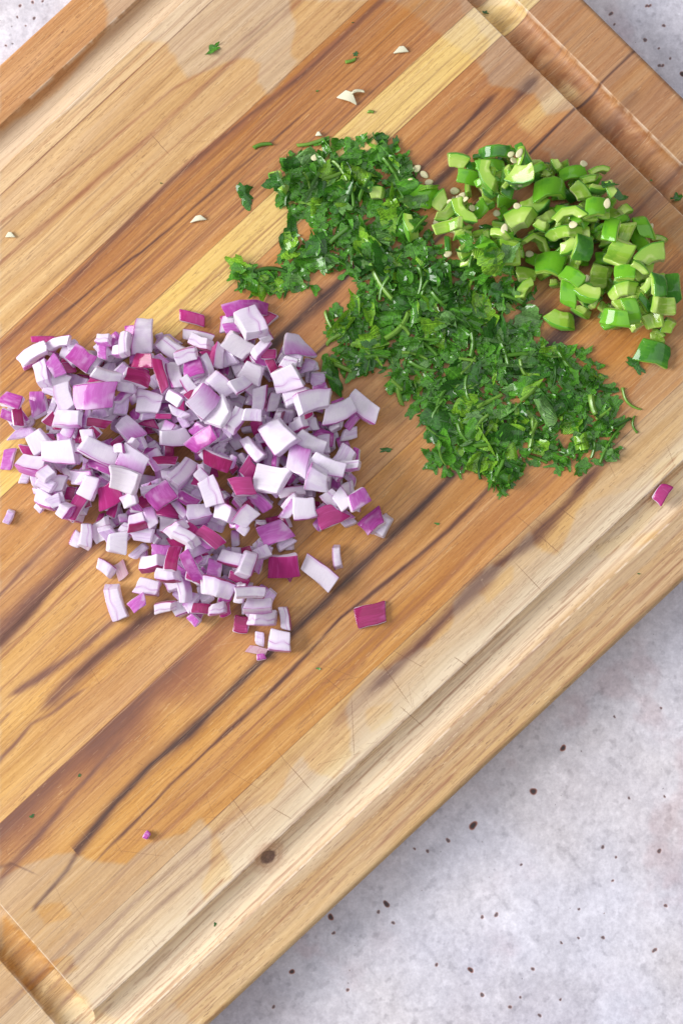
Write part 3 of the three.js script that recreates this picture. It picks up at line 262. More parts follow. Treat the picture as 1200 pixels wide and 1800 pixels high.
  const side = (h, sgn) => { // sample places from the rim inward: rounded rim, border, groove
    const d = [0, 0.05, 0.2, 0.5, 0.9, 1.4, 2, RIM, ...span(RIM + 0.8, GC - GW - 1, 5), ...span(GC - GW - 0.6, GC - GW + 1.2, 0.14), ...span(GC - GW + 1.2, GC + GW - 1.2, 0.55), ...span(GC + GW - 1.2, GC + GW + 0.6, 0.14), GC + GW + 0.9];
    return d.map(x => sgn * (h - x)); };
  const US = [...side(LH, -1), ...span(-LH + 40, LH - 40, 14), ...side(LH, 1)].sort((a, b) => a - b);
  for (let s = 0; s < 8; s++) {
    const lo = STAVES[s], hi = STAVES[s + 1];
    const VS = [...side(WH, -1), ...span(-WH + 40, WH - 40, 5), ...side(WH, 1)].filter(v => v > lo + 0.3 && v < hi - 0.3);
    VS.push(lo === -WH ? -WH : lo + 0.02, hi === WH ? WH : hi - 0.02); VS.sort((a, b) => a - b);
    const pos = [], uv = [], idx = [], nu = US.length, nv = VS.length;
    const vert = (u, y, v, tu = u, tv = v) => { pos.push(u / 1000, y / 1000, v / 1000); uv.push((tu + LH) / (2 * LH), (tv + WH) / (2 * WH)); return pos.length / 3 - 1; };
    for (const v of VS) for (const u of US) vert(u, boardY(u, v), v);
    for (let j = 0; j < nv - 1; j++) for (let i = 0; i < nu - 1; i++) { const a = j * nu + i; idx.push(a, a + nu, a + 1, a + 1, a + nu, a + nu + 1); }
    const rim = []; for (let i = 0; i < nu; i++) rim.push(i); for (let j = 1; j < nv; j++) rim.push(j * nu + nu - 1); for (let i = nu - 2; i >= 0; i--) rim.push((nv - 1) * nu + i); for (let j = nv - 2; j > 0; j--) rim.push(j * nu);
    const a = [], b = []; for (const r of rim) { const x = pos[r * 3] * 1000, y = pos[r * 3 + 1] * 1000, z = pos[r * 3 + 2] * 1000; a.push(vert(x, y, z)); b.push(vert(x, -THICK, z, x * 0.93, z * 0.93)); }
    for (let k = 0; k < rim.length; k++) { const n = (k + 1) % rim.length; idx.push(a[k], a[n], b[k], b[k], a[n], b[n]); }
    const c = [vert(-LH, -THICK, lo), vert(LH, -THICK, lo), vert(LH, -THICK, hi), vert(-LH, -THICK, hi)]; idx.push(c[0], c[1], c[2], c[0], c[2], c[3]);
    const g = new THREE.BufferGeometry(); g.setAttribute('position', new THREE.Float32BufferAttribute(pos, 3)); g.setAttribute('uv', new THREE.Float32BufferAttribute(uv, 2)); g.setIndex(idx); g.computeVertexNormals();
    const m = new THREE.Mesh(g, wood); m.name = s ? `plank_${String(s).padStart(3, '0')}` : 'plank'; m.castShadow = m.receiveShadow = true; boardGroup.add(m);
  }
  boardGroup.position.set(0, TOP, 0);
  thing(boardGroup, 'cutting_board', 'large golden brown wooden cutting board with juice groove and damp stains', 'cutting board');
}

// ---------------------------------------------------------------- a height map of what already lies on the board: pieces are dropped on to it
const CELL = 0.6, U0 = -215, V0 = -190, NU = Math.round(470 / CELL), NV = Math.round(380 / CELL);
const field = new Float32Array(NU * NV);
for (let j = 0; j < NV; j++) for (let i = 0; i < NU; i++) field[j * NU + i] = boardY(U0 + (i + 0.5) * CELL, V0 + (j + 0.5) * CELL);
const tmpV = new THREE.Vector3();
function footprint(geo, q) {   // lowest and highest surface over each cell, for a piece turned by q
  const p = geo.attributes.position, ix = geo.index.array, n = p.count, P = new Float32Array(n * 3); let x0 = 1e9, x1 = -1e9, z0 = 1e9, z1 = -1e9;
  for (let i = 0; i < n; i++) { tmpV.fromBufferAttribute(p, i).applyQuaternion(q); P[i * 3] = tmpV.x; P[i * 3 + 1] = tmpV.y; P[i * 3 + 2] = tmpV.z; x0 = Math.min(x0, tmpV.x); x1 = Math.max(x1, tmpV.x); z0 = Math.min(z0, tmpV.z); z1 = Math.max(z1, tmpV.z); }
  const w = Math.ceil((x1 - x0) / CELL) + 1, h = Math.ceil((z1 - z0) / CELL) + 1, lo = new Float32Array(w * h).fill(1e9), hi = new Float32Array(w * h).fill(-1e9);
  for (let t = 0; t < ix.length; t += 3) {
    const a = ix[t] * 3, b = ix[t + 1] * 3, c = ix[t + 2] * 3, ax = P[a], az = P[a + 2], bx = P[b] - ax, bz = P[b + 2] - az, cx = P[c] - ax, cz = P[c + 2] - az, D = bx * cz - cx * bz;
    for (const k of [a, b, c]) { const o = Math.floor((P[k + 2] - z0) / CELL) * w + Math.floor((P[k] - x0) / CELL); lo[o] = Math.min(lo[o], P[k + 1]); hi[o] = Math.max(hi[o], P[k + 1]); }
    if (Math.abs(D) < 1e-6) continue;
    const i0 = Math.floor((Math.min(0, bx, cx) + ax - x0) / CELL), i1 = Math.floor((Math.max(0, bx, cx) + ax - x0) / CELL), j0 = Math.floor((Math.min(0, bz, cz) + az - z0) / CELL), j1 = Math.floor((Math.max(0, bz, cz) + az - z0) / CELL);
    for (let j = j0; j <= j1; j++) for (let i = i0; i <= i1; i++) {
      const x = (i + 0.5) * CELL + x0 - ax, z = (j + 0.5) * CELL + z0 - az, l = (x * cz - cx * z) / D, m = (bx * z - x * bz) / D; if (l < -0.02 || m < -0.02 || l + m > 1.02) continue;
      const y = P[a + 1] + l * (P[b + 1] - P[a + 1]) + m * (P[c + 1] - P[a + 1]), o = j * w + i; if (y < lo[o]) lo[o] = y; if (y > hi[o]) hi[o] = y;
    }
  }
  return { x0, z0, w, h, lo, hi };
}
function rest(fp, u, v, soft) {   // height of the piece's origin when it lies on what is below; soft = share of its underside that may press in
  const bi = Math.round((u + fp.x0 - U0) / CELL), bj = Math.round((v + fp.z0 - V0) / CELL), need = [];
  for (let j = 0; j < fp.h; j++) for (let i = 0; i < fp.w; i++) { const o = j * fp.w + i; if (fp.lo[o] > 1e8) continue; const I = bi + i, J = bj + j; if (I < 0 || J < 0 || I >= NU || J >= NV) continue; need.push(field[J * NU + I] - fp.lo[o]); }
  if (!need.length) return { y: 0, gap: 0, bi, bj };
  need.sort((a, b) => a - b); const y = need[Math.min(need.length - 1, Math.floor(need.length * (1 - soft)))]; let gap = 0; for (const n of need) gap += Math.max(0, y - n);
  return { y, gap: gap / need.length, bi, bj };
}
function settle(geo, u, v, turns, soft = 0.04, keep = 1) {
  let best = null;
  for (const q of turns) { const fp = footprint(geo, q), r = rest(fp, u, v, soft), s = r.y + r.gap * 1.4 + (q.cost || 0); if (!best || s < best.s) best = { s, q, fp, ...r }; }
  const { fp, bi, bj, y } = best;
  for (let j = 0; j < fp.h; j++) for (let i = 0; i < fp.w; i++) { const o = j * fp.w + i; if (fp.hi[o] < -1e8) continue; const I = bi + i, J = bj + j; if (I < 0 || J < 0 || I >= NU || J >= NV) continue; const f = J * NU + I, t = y + fp.hi[o]; if (t > field[f]) field[f] = lerp(field[f], t, keep); }
  return { y, q: best.q };
}
const AX = new THREE.Vector3(1, 0, 0), AY = new THREE.Vector3(0, 1, 0), AZ = new THREE.Vector3(0, 0, 1);
const quat = (axis, deg) => new THREE.Quaternion().setFromAxisAngle(axis, deg * Math.PI / 180);
function turns(heading, base, tilt, n) {   // the piece lies along its heading, with a few tilts to choose from
  const o = []; for (let k = 0; k < n; k++) { const a = R() * Math.PI * 2, t = k === 0 ? 0 : rr(0.15, 1) * tilt; const q = quat(new THREE.Vector3(Math.cos(a), 0, Math.sin(a)), t).multiply(quat(AY, -heading + (k ? rr(-7, 7) : 0))).multiply(base); o.push(q); } return o;
}
function put(geo, mat, u, v, s) {
  const m = new THREE.Mesh(geo, mat); geo.scale(0.001, 0.001, 0.001); m.position.set(u / 1000, TOP + s.y / 1000, v / 1000); m.quaternion.copy(s.q); return m;
}
function weldNormals(g) {
  g.computeVertexNormals(); const p = g.attributes.position, n = g.attributes.normal, M = new Map(), key = i => `${Math.round(p.getX(i) * 200)},${Math.round(p.getY(i) * 200)},${Math.round(p.getZ(i) * 200)}`;
  for (let i = 0; i < p.count; i++) { const k = key(i), a = M.get(k) || [0, 0, 0]; a[0] += n.getX(i); a[1] += n.getY(i); a[2] += n.getZ(i); M.set(k, a); }
  for (let i = 0; i < p.count; i++) { const a = M.get(key(i)), l = Math.hypot(...a) || 1; n.setXYZ(i, a[0] / l, a[1] / l, a[2] / l); } return g;
}
// A diced piece of a curved layer: X along the bend, Y through the layer (outside up), Z along the plant. tiles = atlas cells of [outside, inside, cut faces]
function chunk(X, Y, Z, bend, tiles, cols, rows, o = {}) {
  const hx = X / 2, hy = Y / 2, hz = Z / 2, r = Math.min(o.round ?? rr(0.4, 0.8), hx * 0.5, hy * 0.5, hz * 0.5), pos = [], uv = [], idx = [];
  const tx = o.taper ?? (R() < 0.22 ? rr(-0.55, 0.55) : rr(-0.2, 0.2)), sh = rr(-0.3, 0.3), sy = rr(-0.3, 0.3), sz = rr(-0.24, 0.24), ny = rr(-0.12, 0.12), seed = Math.floor(R() * 1e5), rot = R() < 0.5, fl = R() < 0.5;
  const faces = [[1, 1, tiles[0]], [1, -1, tiles[1]], [0, 1, tiles[2]], [0, -1, tiles[2]], [2, 1, tiles[2]], [2, -1, tiles[2]]], h = [hx, hy, hz];
  for (const [ax, sg, tile] of faces) {
    const A = ax === 1 ? 0 : ax === 0 ? 2 : 0, B = ax === 1 ? 2 : 1, base = pos.length / 3;
    const line = q => { const e = 1 - r / h[q]; return [-1, -e, -e * 0.34, e * 0.34, e, 1]; }, la = line(A), lb = line(B);
    for (const b of lb) for (const a of la) {
      const p = [0, 0, 0]; p[ax] = sg * h[ax]; p[A] = a * h[A]; p[B] = b * h[B];
      const c = p.map((x, k) => clamp(x, -(h[k] - r), h[k] - r)), d = [p[0] - c[0], p[1] - c[1], p[2] - c[2]], l = Math.hypot(...d) || 1; let [x, y, z] = c.map((q, k) => q + d[k] / l * r);
      x = x * (1 + tx * z / hz) + sh * z + sy * y; z += sz * x + 0.06 * y; y *= 1 + ny * x / hx;
      const w = 0.08 * Math.min(X, Z); x += (vn(y * 0.5 + 9, z * 0.35, seed) - 0.5) * w * 2; z += (vn(x * 0.35, y * 0.5 + 4, seed + 1) - 0.5) * w * 2; y += (vn(x * 0.3, z * 0.3, seed + 2) - 0.5) * 0.5;
      const th = x / bend; pos.push((bend + y) * Math.sin(th), (bend + y) * Math.cos(th) - bend * Math.cos(hx / bend * 0.55), z);
      let s = a * 0.5 + 0.5, t = b * 0.5 + 0.5; if (ax === 1 && rot) [s, t] = [t, s]; if (fl) s = 1 - s;
      uv.push((tile % cols + 0.04 + 0.92 * s) / cols, (Math.floor(tile / cols) + 0.04 + 0.92 * t) / rows);
    }
    const flip = (ax === 1 ? -1 : ax === 0 ? -1 : 1) * sg;
    for (let j = 0; j < 5; j++) for (let i = 0; i < 5; i++) { const a = base + j * 6 + i; if (flip > 0) idx.push(a, a + 1, a + 6, a + 1, a + 7, a + 6); else idx.push(a, a + 6, a + 1, a + 1, a + 6, a + 7); }
  }
  const g = new THREE.BufferGeometry(); g.setAttribute('position', new THREE.Float32BufferAttribute(pos, 3)); g.setAttribute('uv', new THREE.Float32BufferAttribute(uv, 2)); g.setIndex(idx); return weldNormals(g);
}
const IDENT = new THREE.Quaternion(), UNDER = quat(AX, 180), CUTUP = quat(AX, -90), CUTUP2 = quat(AZ, 90);

// ---------------------------------------------------------------- red onion
const T = 256;
function tile4(fill, rows) { return texture(T * 4, T * rows, (i, j, c) => fill(Math.floor(j / T) * 4 + Math.floor(i / T), (i % T) / T, (j % T) / T, c)); }
const mix3 = (c, a, t) => { for (let q = 0; q < 3; q++) c[q] = lerp(c[q], a[q], clamp(t)); };
// outside skins 0-4, cut faces 5-10, inner faces 11-13, papery 14
const onionMap = tile4((k, x, y, c) => {
  const st = fbm(x * 14, y * 1.6, 800 + k, 3), lo = fbm(x * 2.6, y * 2, 830 + k, 3), fi = vn(x * 60, y * 5, 850), cell = vn(x * 50, y * 50, 851 + k);
  const set = (a) => { c[0] = a[0]; c[1] = a[1]; c[2] = a[2]; };
  if (k === 0) { set([192, 38, 130]); mix3(c, [214, 84, 164], smooth(0.45, 0.75, st) * 0.5); mix3(c, [150, 14, 90], smooth(0.5, 0.8, lo) * 0.7); mix3(c, [226, 150, 208], smooth(0.62, 0.9, lo + 0.3 * (x - 0.5)) * 0.6); }
  else if (k === 1) { set([166, 20, 98]); mix3(c, [198, 46, 134], smooth(0.4, 0.7, st) * 0.5); mix3(c, [206, 90, 160], smooth(0.7, 1.0, lo + y * 0.3) * 0.8); }
  else if (k === 2) { set([208, 102, 198]); mix3(c, [224, 146, 220], smooth(0.4, 0.7, st) * 0.6); mix3(c, [186, 72, 170], smooth(0.52, 0.78, lo) * 0.7); mix3(c, [240, 216, 244], smooth(0.7, 1.05, lo + y * 0.35) * 0.85); }
  else if (k === 3) { set([192, 70, 172]); mix3(c, [214, 116, 202], smooth(0.4, 0.7, st) * 0.6); mix3(c, [170, 40, 138], smooth(0.5, 0.9, lo + y * 0.3 - 0.1) * 0.8); mix3(c, [236, 204, 240], smooth(0.6, 0.9, lo + (1 - y) * 0.2) * 0.6); }
  else if (k === 4) { set([238, 224, 244]); mix3(c, [212, 146, 214], smooth(0.3, 0.85, y + (lo - 0.5) * 0.6) * 0.85); mix3(c, [186, 72, 168], smooth(0.72, 1.0, y + (st - 0.5) * 0.3) * 0.6); }
  else if (k < 11) {
    set([250, 242, 254]); mix3(c, [228, 206, 240], smooth(0.38, 0.75, lo) * (k % 2 ? 0.2 : 0.5)); const w = (vn(x * 5, 1, 860 + k) - 0.5) * 0.05, thin = [0.94, 0.9, 0.95, 0.93, 0.97, 0.88][k - 5];
    mix3(c, [220, 176, 226], smooth(thin - 0.22, thin + 0.02, y + w) * 0.6); mix3(c, [k % 3 ? 164 : 190, k % 3 ? 48 : 96, k % 3 ? 132 : 176], smooth(thin - 0.02, thin + 0.02, y + w) * 0.9); mix3(c, [222, 190, 230], (1 - smooth(0.0, 0.1, y + w)) * 0.6);
    if (k === 7 || k === 9) { const d = Math.abs(y - (k === 7 ? 0.36 : 0.6) - (vn(x * 3, 3, 861 + k) - 0.5) * 0.16), on = smooth(0.12, 0.5, vn(x * 3 + 5, 2, 863 + k)); mix3(c, [176, 92, 168], (1 - smooth(0.008, 0.03, d)) * 0.8 * on); mix3(c, [226, 196, 234], (1 - smooth(0.03, 0.14, d)) * 0.5); }
  } else if (k === 11) { set([240, 226, 248]); mix3(c, [214, 176, 226], smooth(0.42, 0.72, st) * 0.4); mix3(c, [243, 238, 248], smooth(0.5, 0.8, lo) * 0.8); }
  else if (k === 12) { set([250, 244, 254]); mix3(c, [229, 210, 241], smooth(0.45, 0.75, lo) * 0.5); mix3(c, [226, 204, 235], smooth(0.6, 0.85, st) * 0.3); }
  else if (k === 13) { set([224, 196, 234]); mix3(c, [200, 140, 210], smooth(0.42, 0.75, lo) * 0.6); mix3(c, [240, 228, 246], smooth(0.5, 0.8, st) * 0.5); }
  else { set([218, 180, 190]); mix3(c, [200, 132, 162], smooth(0.45, 0.75, st) * 0.6); mix3(c, [230, 208, 210], smooth(0.5, 0.8, lo) * 0.6); }
  const n = (fi - 0.5) * 6 + (cell - 0.5) * 5; c[0] += n; c[1] += n; c[2] += n;
}, 4);
const onionBump = texture(256, 256, (i, j, c) => { c[0] = c[1] = c[2] = 128 + (fbm(i / 6, j / 20, 871, 3) - 0.5) * 120; }, false, true);
const onionMat = new THREE.MeshPhysicalMaterial({ map: onionMap, bumpMap: onionBump, bumpScale: 0.00012, roughness: 0.9, transmission: 0.27, thickness: 0, ior: 1.4, clearcoat: 1, clearcoatRoughness: 0.12 });
const pick = (...a) => a[Math.floor(R() * a.length)];
function onionPiece(kind, a, b) {
  // returns the geometry and how it lies: skin up, inside up or a cut face up
  const th = rr(2.4, 4.2), bend = rr(11, 30), cut = pick(5, 6, 7, 8, 9, 10), inn = pick(11, 12, 13), up = R() < 0.5 ? CUTUP : quat(AX, 90);
  if (kind === 'm') return [chunk(a, th, b, bend, [pick(0, 1), inn, cut], 4, 4), IDENT];
  if (kind === 'p') return [chunk(a, th, b, bend, [pick(2, 3), inn, cut], 4, 4), IDENT];
  if (kind === 'q') return [chunk(a, th, b, bend, [4, inn, cut], 4, 4), IDENT];
  if (kind === 'r') return [chunk(a, 1.2, b, bend, [14, 14, 14], 4, 4), IDENT];
  if (kind === 'l') return [chunk(a, th * 0.8, b, bend, [pick(2, 3, 4), pick(11, 13), cut], 4, 4), UNDER];
  if (kind === 'W') return [chunk(a, Math.max(3.5, b), rr(5.5, 7.5), rr(45, 90), [pick(2, 3, 4), 12, pick(5, 6, 8, 9)], 4, 4), up];
  const skin = pick(0, 1, 2, 3, 4);
  if (b > 8 && R() < 0.45) return [chunk(a, th, b, bend, [skin, 12, cut], 4, 4), UNDER];
  return [chunk(a, Math.max(2.6, b), rr(3.6, 6), rr(20, 60), [skin, pick(11, 12), cut], 4, 4), up];
}
const onionSay = { m: ['magenta skinned onion dice', 'magenta onion dice'], p: ['light purple onion dice', 'purple onion dice'], q: ['purple to white onion dice', 'two-toned onion dice'], w: ['white cut onion dice', 'white onion dice'],
  W: ['thick white onion block', 'white onion blocks'], l: ['pale lilac onion dice', 'lilac onion dice'], r: ['pinkish papery onion scrap', 'onion scraps'] };
const onionPlace = place(MARKS.onion, 8);
function onionThing(m, kind, area) { return thing(m, 'diced_onion', onionPlace(m, area > 95 ? 'large' : area > 55 ? 'medium' : 'small', onionSay[kind][0]), 'onion', onionSay[kind][1]); }
function scatter(poly, n, margin, r = R) { const us = poly.map(p => p[0]), vs = poly.map(p => p[1]), o = []; let guard = 0; while (o.length < n && guard++ < 1e5) { const p = [rr(Math.min(...us), Math.max(...us), r), rr(Math.min(...vs), Math.max(...vs), r)]; if (inside(p, poly) && edgeDistance(p, poly) > margin) o.push(p); } return o; }
{ // the bottom of the heap, which nobody could count
  const parts = [];
  for (const [u, v] of [...scatter(ONION, 260, 3), ...scatter(ONION, 150, 11)]) { const [g, base] = onionPiece(pick('w', 'l', 'q', 'p', 'm', 'l'), rr(5, 10), rr(3.5, 7)), q = settle(g, u, v, turns(rr(0, 360), base, 40, 4), 0.16); g.applyQuaternion(q.q); g.translate(u, q.y, v); g.scale(0.001, 0.001, 0.001); g.translate(0, TOP, 0); parts.push(g); }
  thing(new THREE.Mesh(mergeGeometries(parts), onionMat), 'onion_heap_bottom', 'diced red onion buried at the bottom of the onion heap', 'onion', null, 'stuff');
}
const onionOrder = ONIONS.map((o, i) => [o, o[2] * o[3] * (0.7 + 0.6 * hash(i, 7, 3)) * (o[5] === 'l' ? 0.4 : 1)]);
for (const [u, v] of scatter(ONION, 148, 2.6)) { const a = rr(4.5, 10.5), b = rr(3, 7); onionOrder.push([[u, v, a, b, rr(0, 360), pick('w', 'w', 'w', 'l', 'l', 'm', 'p', 'q')], a * b * rr(0.7, 2.2)]); }
onionOrder.sort((a, b) => a[1] - b[1]);
for (const [[u, v, a, b, h, kind]] of onionOrder) {
  const [g, base] = onionPiece(kind, a * 0.84, b * 0.84);
  onionThing(put(g, onionMat, u, v, settle(g, u, v, turns(h, base, 30, 9), 0.07)), kind, a * b);
}
const straySay = { a: 'flat white onion rectangle beside the heap on the black grain streak', b: 'thin white onion sliver standing off from the heap corner', c: 'lone glossy magenta onion square on bare golden wood', d: 'long white onion stick lying below the heap on dark grain',
  e: 'small white onion cube lying apart under the heap', f: 'small purple and white onion bit beside the long white stick', g: 'deep magenta onion shard lying in the juice groove', h: 'tiny lilac onion crumb beyond the heap on yellow wood',
  i: 'pale onion flake touching the outermost white cube', j: 'pinkish papery onion scrap by the outermost white cube', k: 'tiny purple onion tip below the papery scrap', l: 'tiny lilac onion crumb beside the dry stain edge' };
for (const [u, v, a, b, h, kind, id] of STRAYS) { const [g, base] = onionPiece(kind, a, b); thing(put(g, onionMat, u, v, settle(g, u, v, turns(h, base, 3, 1), 0.02)), 'onion_scrap', straySay[id], 'onion'); }

// ---------------------------------------------------------------- jalapeno
const pepperMap = tile4((k, x, y, c) => {
  const st = fbm(x * 12, y * 2.4, 900 + k, 3), lo = fbm(x * 3, y * 3, 930 + k, 3), sp = vn(x * 70, y * 70, 951); const set = (a) => { c[0] = a[0]; c[1] = a[1]; c[2] = a[2]; };
  if (k === 0) { set([114, 190, 4]); mix3(c, [80, 160, 4], smooth(0.45, 0.75, lo) * 0.7); mix3(c, [120, 192, 24], smooth(0.5, 0.8, st) * 0.4); }
  else if (k === 1) { set([78, 152, 18]); mix3(c, [50, 124, 14], smooth(0.4, 0.75, lo)); mix3(c, [112, 182, 36], smooth(0.55, 0.85, st) * 0.5); }
  else if (k === 2) { set([176, 212, 78]); mix3(c, [144, 194, 44], smooth(0.4, 0.7, lo) * 0.8); mix3(c, [212, 230, 140], smooth(0.5, 0.8, st) * 0.6); }
  else if (k === 3 || k === 4) { const w = (vn(x * 6, 1, 960 + k) - 0.5) * 0.05; set(k === 3 ? [190, 220, 104] : [160, 204, 62]); mix3(c, [216, 232, 154], smooth(0.5, 0.8, lo) * 0.6); mix3(c, [150, 200, 48], smooth(0.45, 0.86, y + w) * 0.9); mix3(c, [78, 158, 12], smooth(0.86, 0.93, y + w)); mix3(c, [160, 204, 64], (1 - smooth(0.03, 0.16, y)) * 0.6); }
  else if (k === 5) { set([156, 202, 48]); mix3(c, [124, 182, 26], smooth(0.45, 0.75, lo) * 0.8); mix3(c, [196, 220, 98], smooth(0.6, 0.85, st) * 0.5); }
  else { set([218, 230, 150]); mix3(c, [190, 216, 96], smooth(0.45, 0.75, lo) * 0.7); }
  const n = (sp - 0.5) * 8; c[0] += n; c[1] += n; c[2] += n * 0.6;
}, 2);
const pepperMat = new THREE.MeshPhysicalMaterial({ map: pepperMap, roughness: 0.85, transmission: 0.16, thickness: 0, clearcoat: 1, clearcoatRoughness: 0.09, bumpMap: onionBump, bumpScale: 0.00006 });
function pepperPiece(kind, a, b) {
  const th = rr(2.1, 3.3), cut = R() < 0.5 ? 3 : 4, skin = R() < 0.68 ? 0 : 1, bend = rr(5.6, 9.5);
  if (kind === 'k') return [chunk(a, th, b, bend, [skin, R() < 0.5 ? 2 : 5, cut], 4, 2, { round: 1.0 }), IDENT];
  if (kind === 'i') return [chunk(a, th, b, bend * 1.1, [skin, R() < 0.5 ? 2 : 5, cut], 4, 2, { round: 1.0 }), UNDER];
  if (kind === 'c') return [chunk(a, Math.max(2.6, b * 0.8), rr(4, 7), bend, [skin, 5, cut], 4, 2, { round: 0.6 }), R() < 0.5 ? CUTUP : quat(AX, 90)];
  return [chunk(a, Math.max(2.6, b), rr(4, 7), bend * 1.5, [skin, 6, cut], 4, 2), R() < 0.5 ? CUTUP : quat(AX, 90)];
}
const pepperSay = { k: ['glossy green skinned jalapeno dice', 'skin-up jalapeno dice'], i: ['inside up pale jalapeno dice', 'inside-up jalapeno dice'], c: ['narrow curved jalapeno strip', 'jalapeno strips'], f: ['pale cut face jalapeno dice', 'pale jalapeno dice'] };
const pepperPlace = place(MARKS.pepper, 7);
const pepperThing = (g, u, v, s, kind, area) => { const m = put(g, pepperMat, u, v, s); return thing(m, 'diced_jalapeno', pepperPlace(m, area > 70 ? 'large' : area > 40 ? 'medium' : 'small', pepperSay[kind][0]), 'pepper', pepperSay[kind][1]); };
for (const [u, v] of scatter(PEPPER, 120, 2.5)) { const kind = 'kkficf'[Math.floor(R() * 6)], a = rr(5, 10), b = rr(3, 7), [g, base] = pepperPiece(kind, a, b); pepperThing(g, u, v, settle(g, u, v, turns(rr(0, 360), base, 40, 8), 0.05), kind, a * b); }

// ---------------------------------------------------------------- cilantro
const leafMap = texture(512, 512, (i, j, c) => {
  const x = i / 256 - 1, y = j / 256 - 1, a = Math.atan2(x, y + 0.85), r = Math.hypot(x, y + 0.85), st = fbm(i / 40, j / 40, 1001, 4), sp = fbm(i / 7, j / 7, 1002, 2);
  const fan = Math.abs(((a * 5.2 + 40.5 + 0.12 * Math.sin(r * 5)) % 1) - 0.5) * r, side = Math.abs(((r * 5.4 - Math.abs(((a * 5.2 + 40.5) % 1) - 0.5) * 2.2 + 9) % 1) - 0.5);
  const vein = Math.max(1 - smooth(0.006, 0.03, fan), (1 - smooth(0.03, 0.09, side)) * 0.5);
  const L = 0.78 + (st - 0.5) * 0.4 + (sp - 0.5) * 0.26 + vein * 0.3;
  c[0] = 205 * L + vein * 26; c[1] = 228 * L; c[2] = 196 * L + vein * 8;
});
const leafBump = texture(256, 256, (i, j, c) => { const x = i / 128 - 1, y = j / 128 - 1, a = Math.atan2(x, y + 0.85), r = Math.hypot(x, y + 0.85), fan = Math.abs(((a * 5.2 + 40.5) % 1) - 0.5) * r; c[0] = c[1] = c[2] = 190 * smooth(0, 0.12, fan) + 50 * fbm(i / 8, j / 8, 1011, 3); }, false);
const leafTint = { D: [0.10, 0.37, 0.036], M: [0.23, 0.67, 0.042], B: [0.56, 1.0, 0.06], S: [0.38, 0.70, 0.22] };
const leafMats = {}; for (const k in leafTint) leafMats[k] = new THREE.MeshPhysicalMaterial({ map: leafMap, bumpMap: leafBump, bumpScale: 0.0003, color: new THREE.Color().setRGB(...leafTint[k]), roughness: 0.9, transmission: 0.24, thickness: 0, specularIntensity: 0.5, clearcoat: 1, clearcoatRoughness: 0.15, side: THREE.DoubleSide });
const stemTint = { D: [0.06, 0.17, 0.03], M: [0.16, 0.36, 0.05], B: [0.30, 0.50, 0.09] };
const stemMap = texture(64, 64, (i, j, c) => { const n = fbm(i / 20, j / 3, 1021, 3); c[0] = 200 + 55 * (n - 0.4); c[1] = 215 + 45 * (n - 0.4); c[2] = 190 + 60 * (n - 0.4); }, true, true);
const stemMats = {}; for (const k in stemTint) stemMats[k] = new THREE.MeshPhysicalMaterial({ map: stemMap, color: new THREE.Color().setRGB(...stemTint[k]), roughness: 0.4, clearcoat: 0.4, clearcoatRoughness: 0.2 });
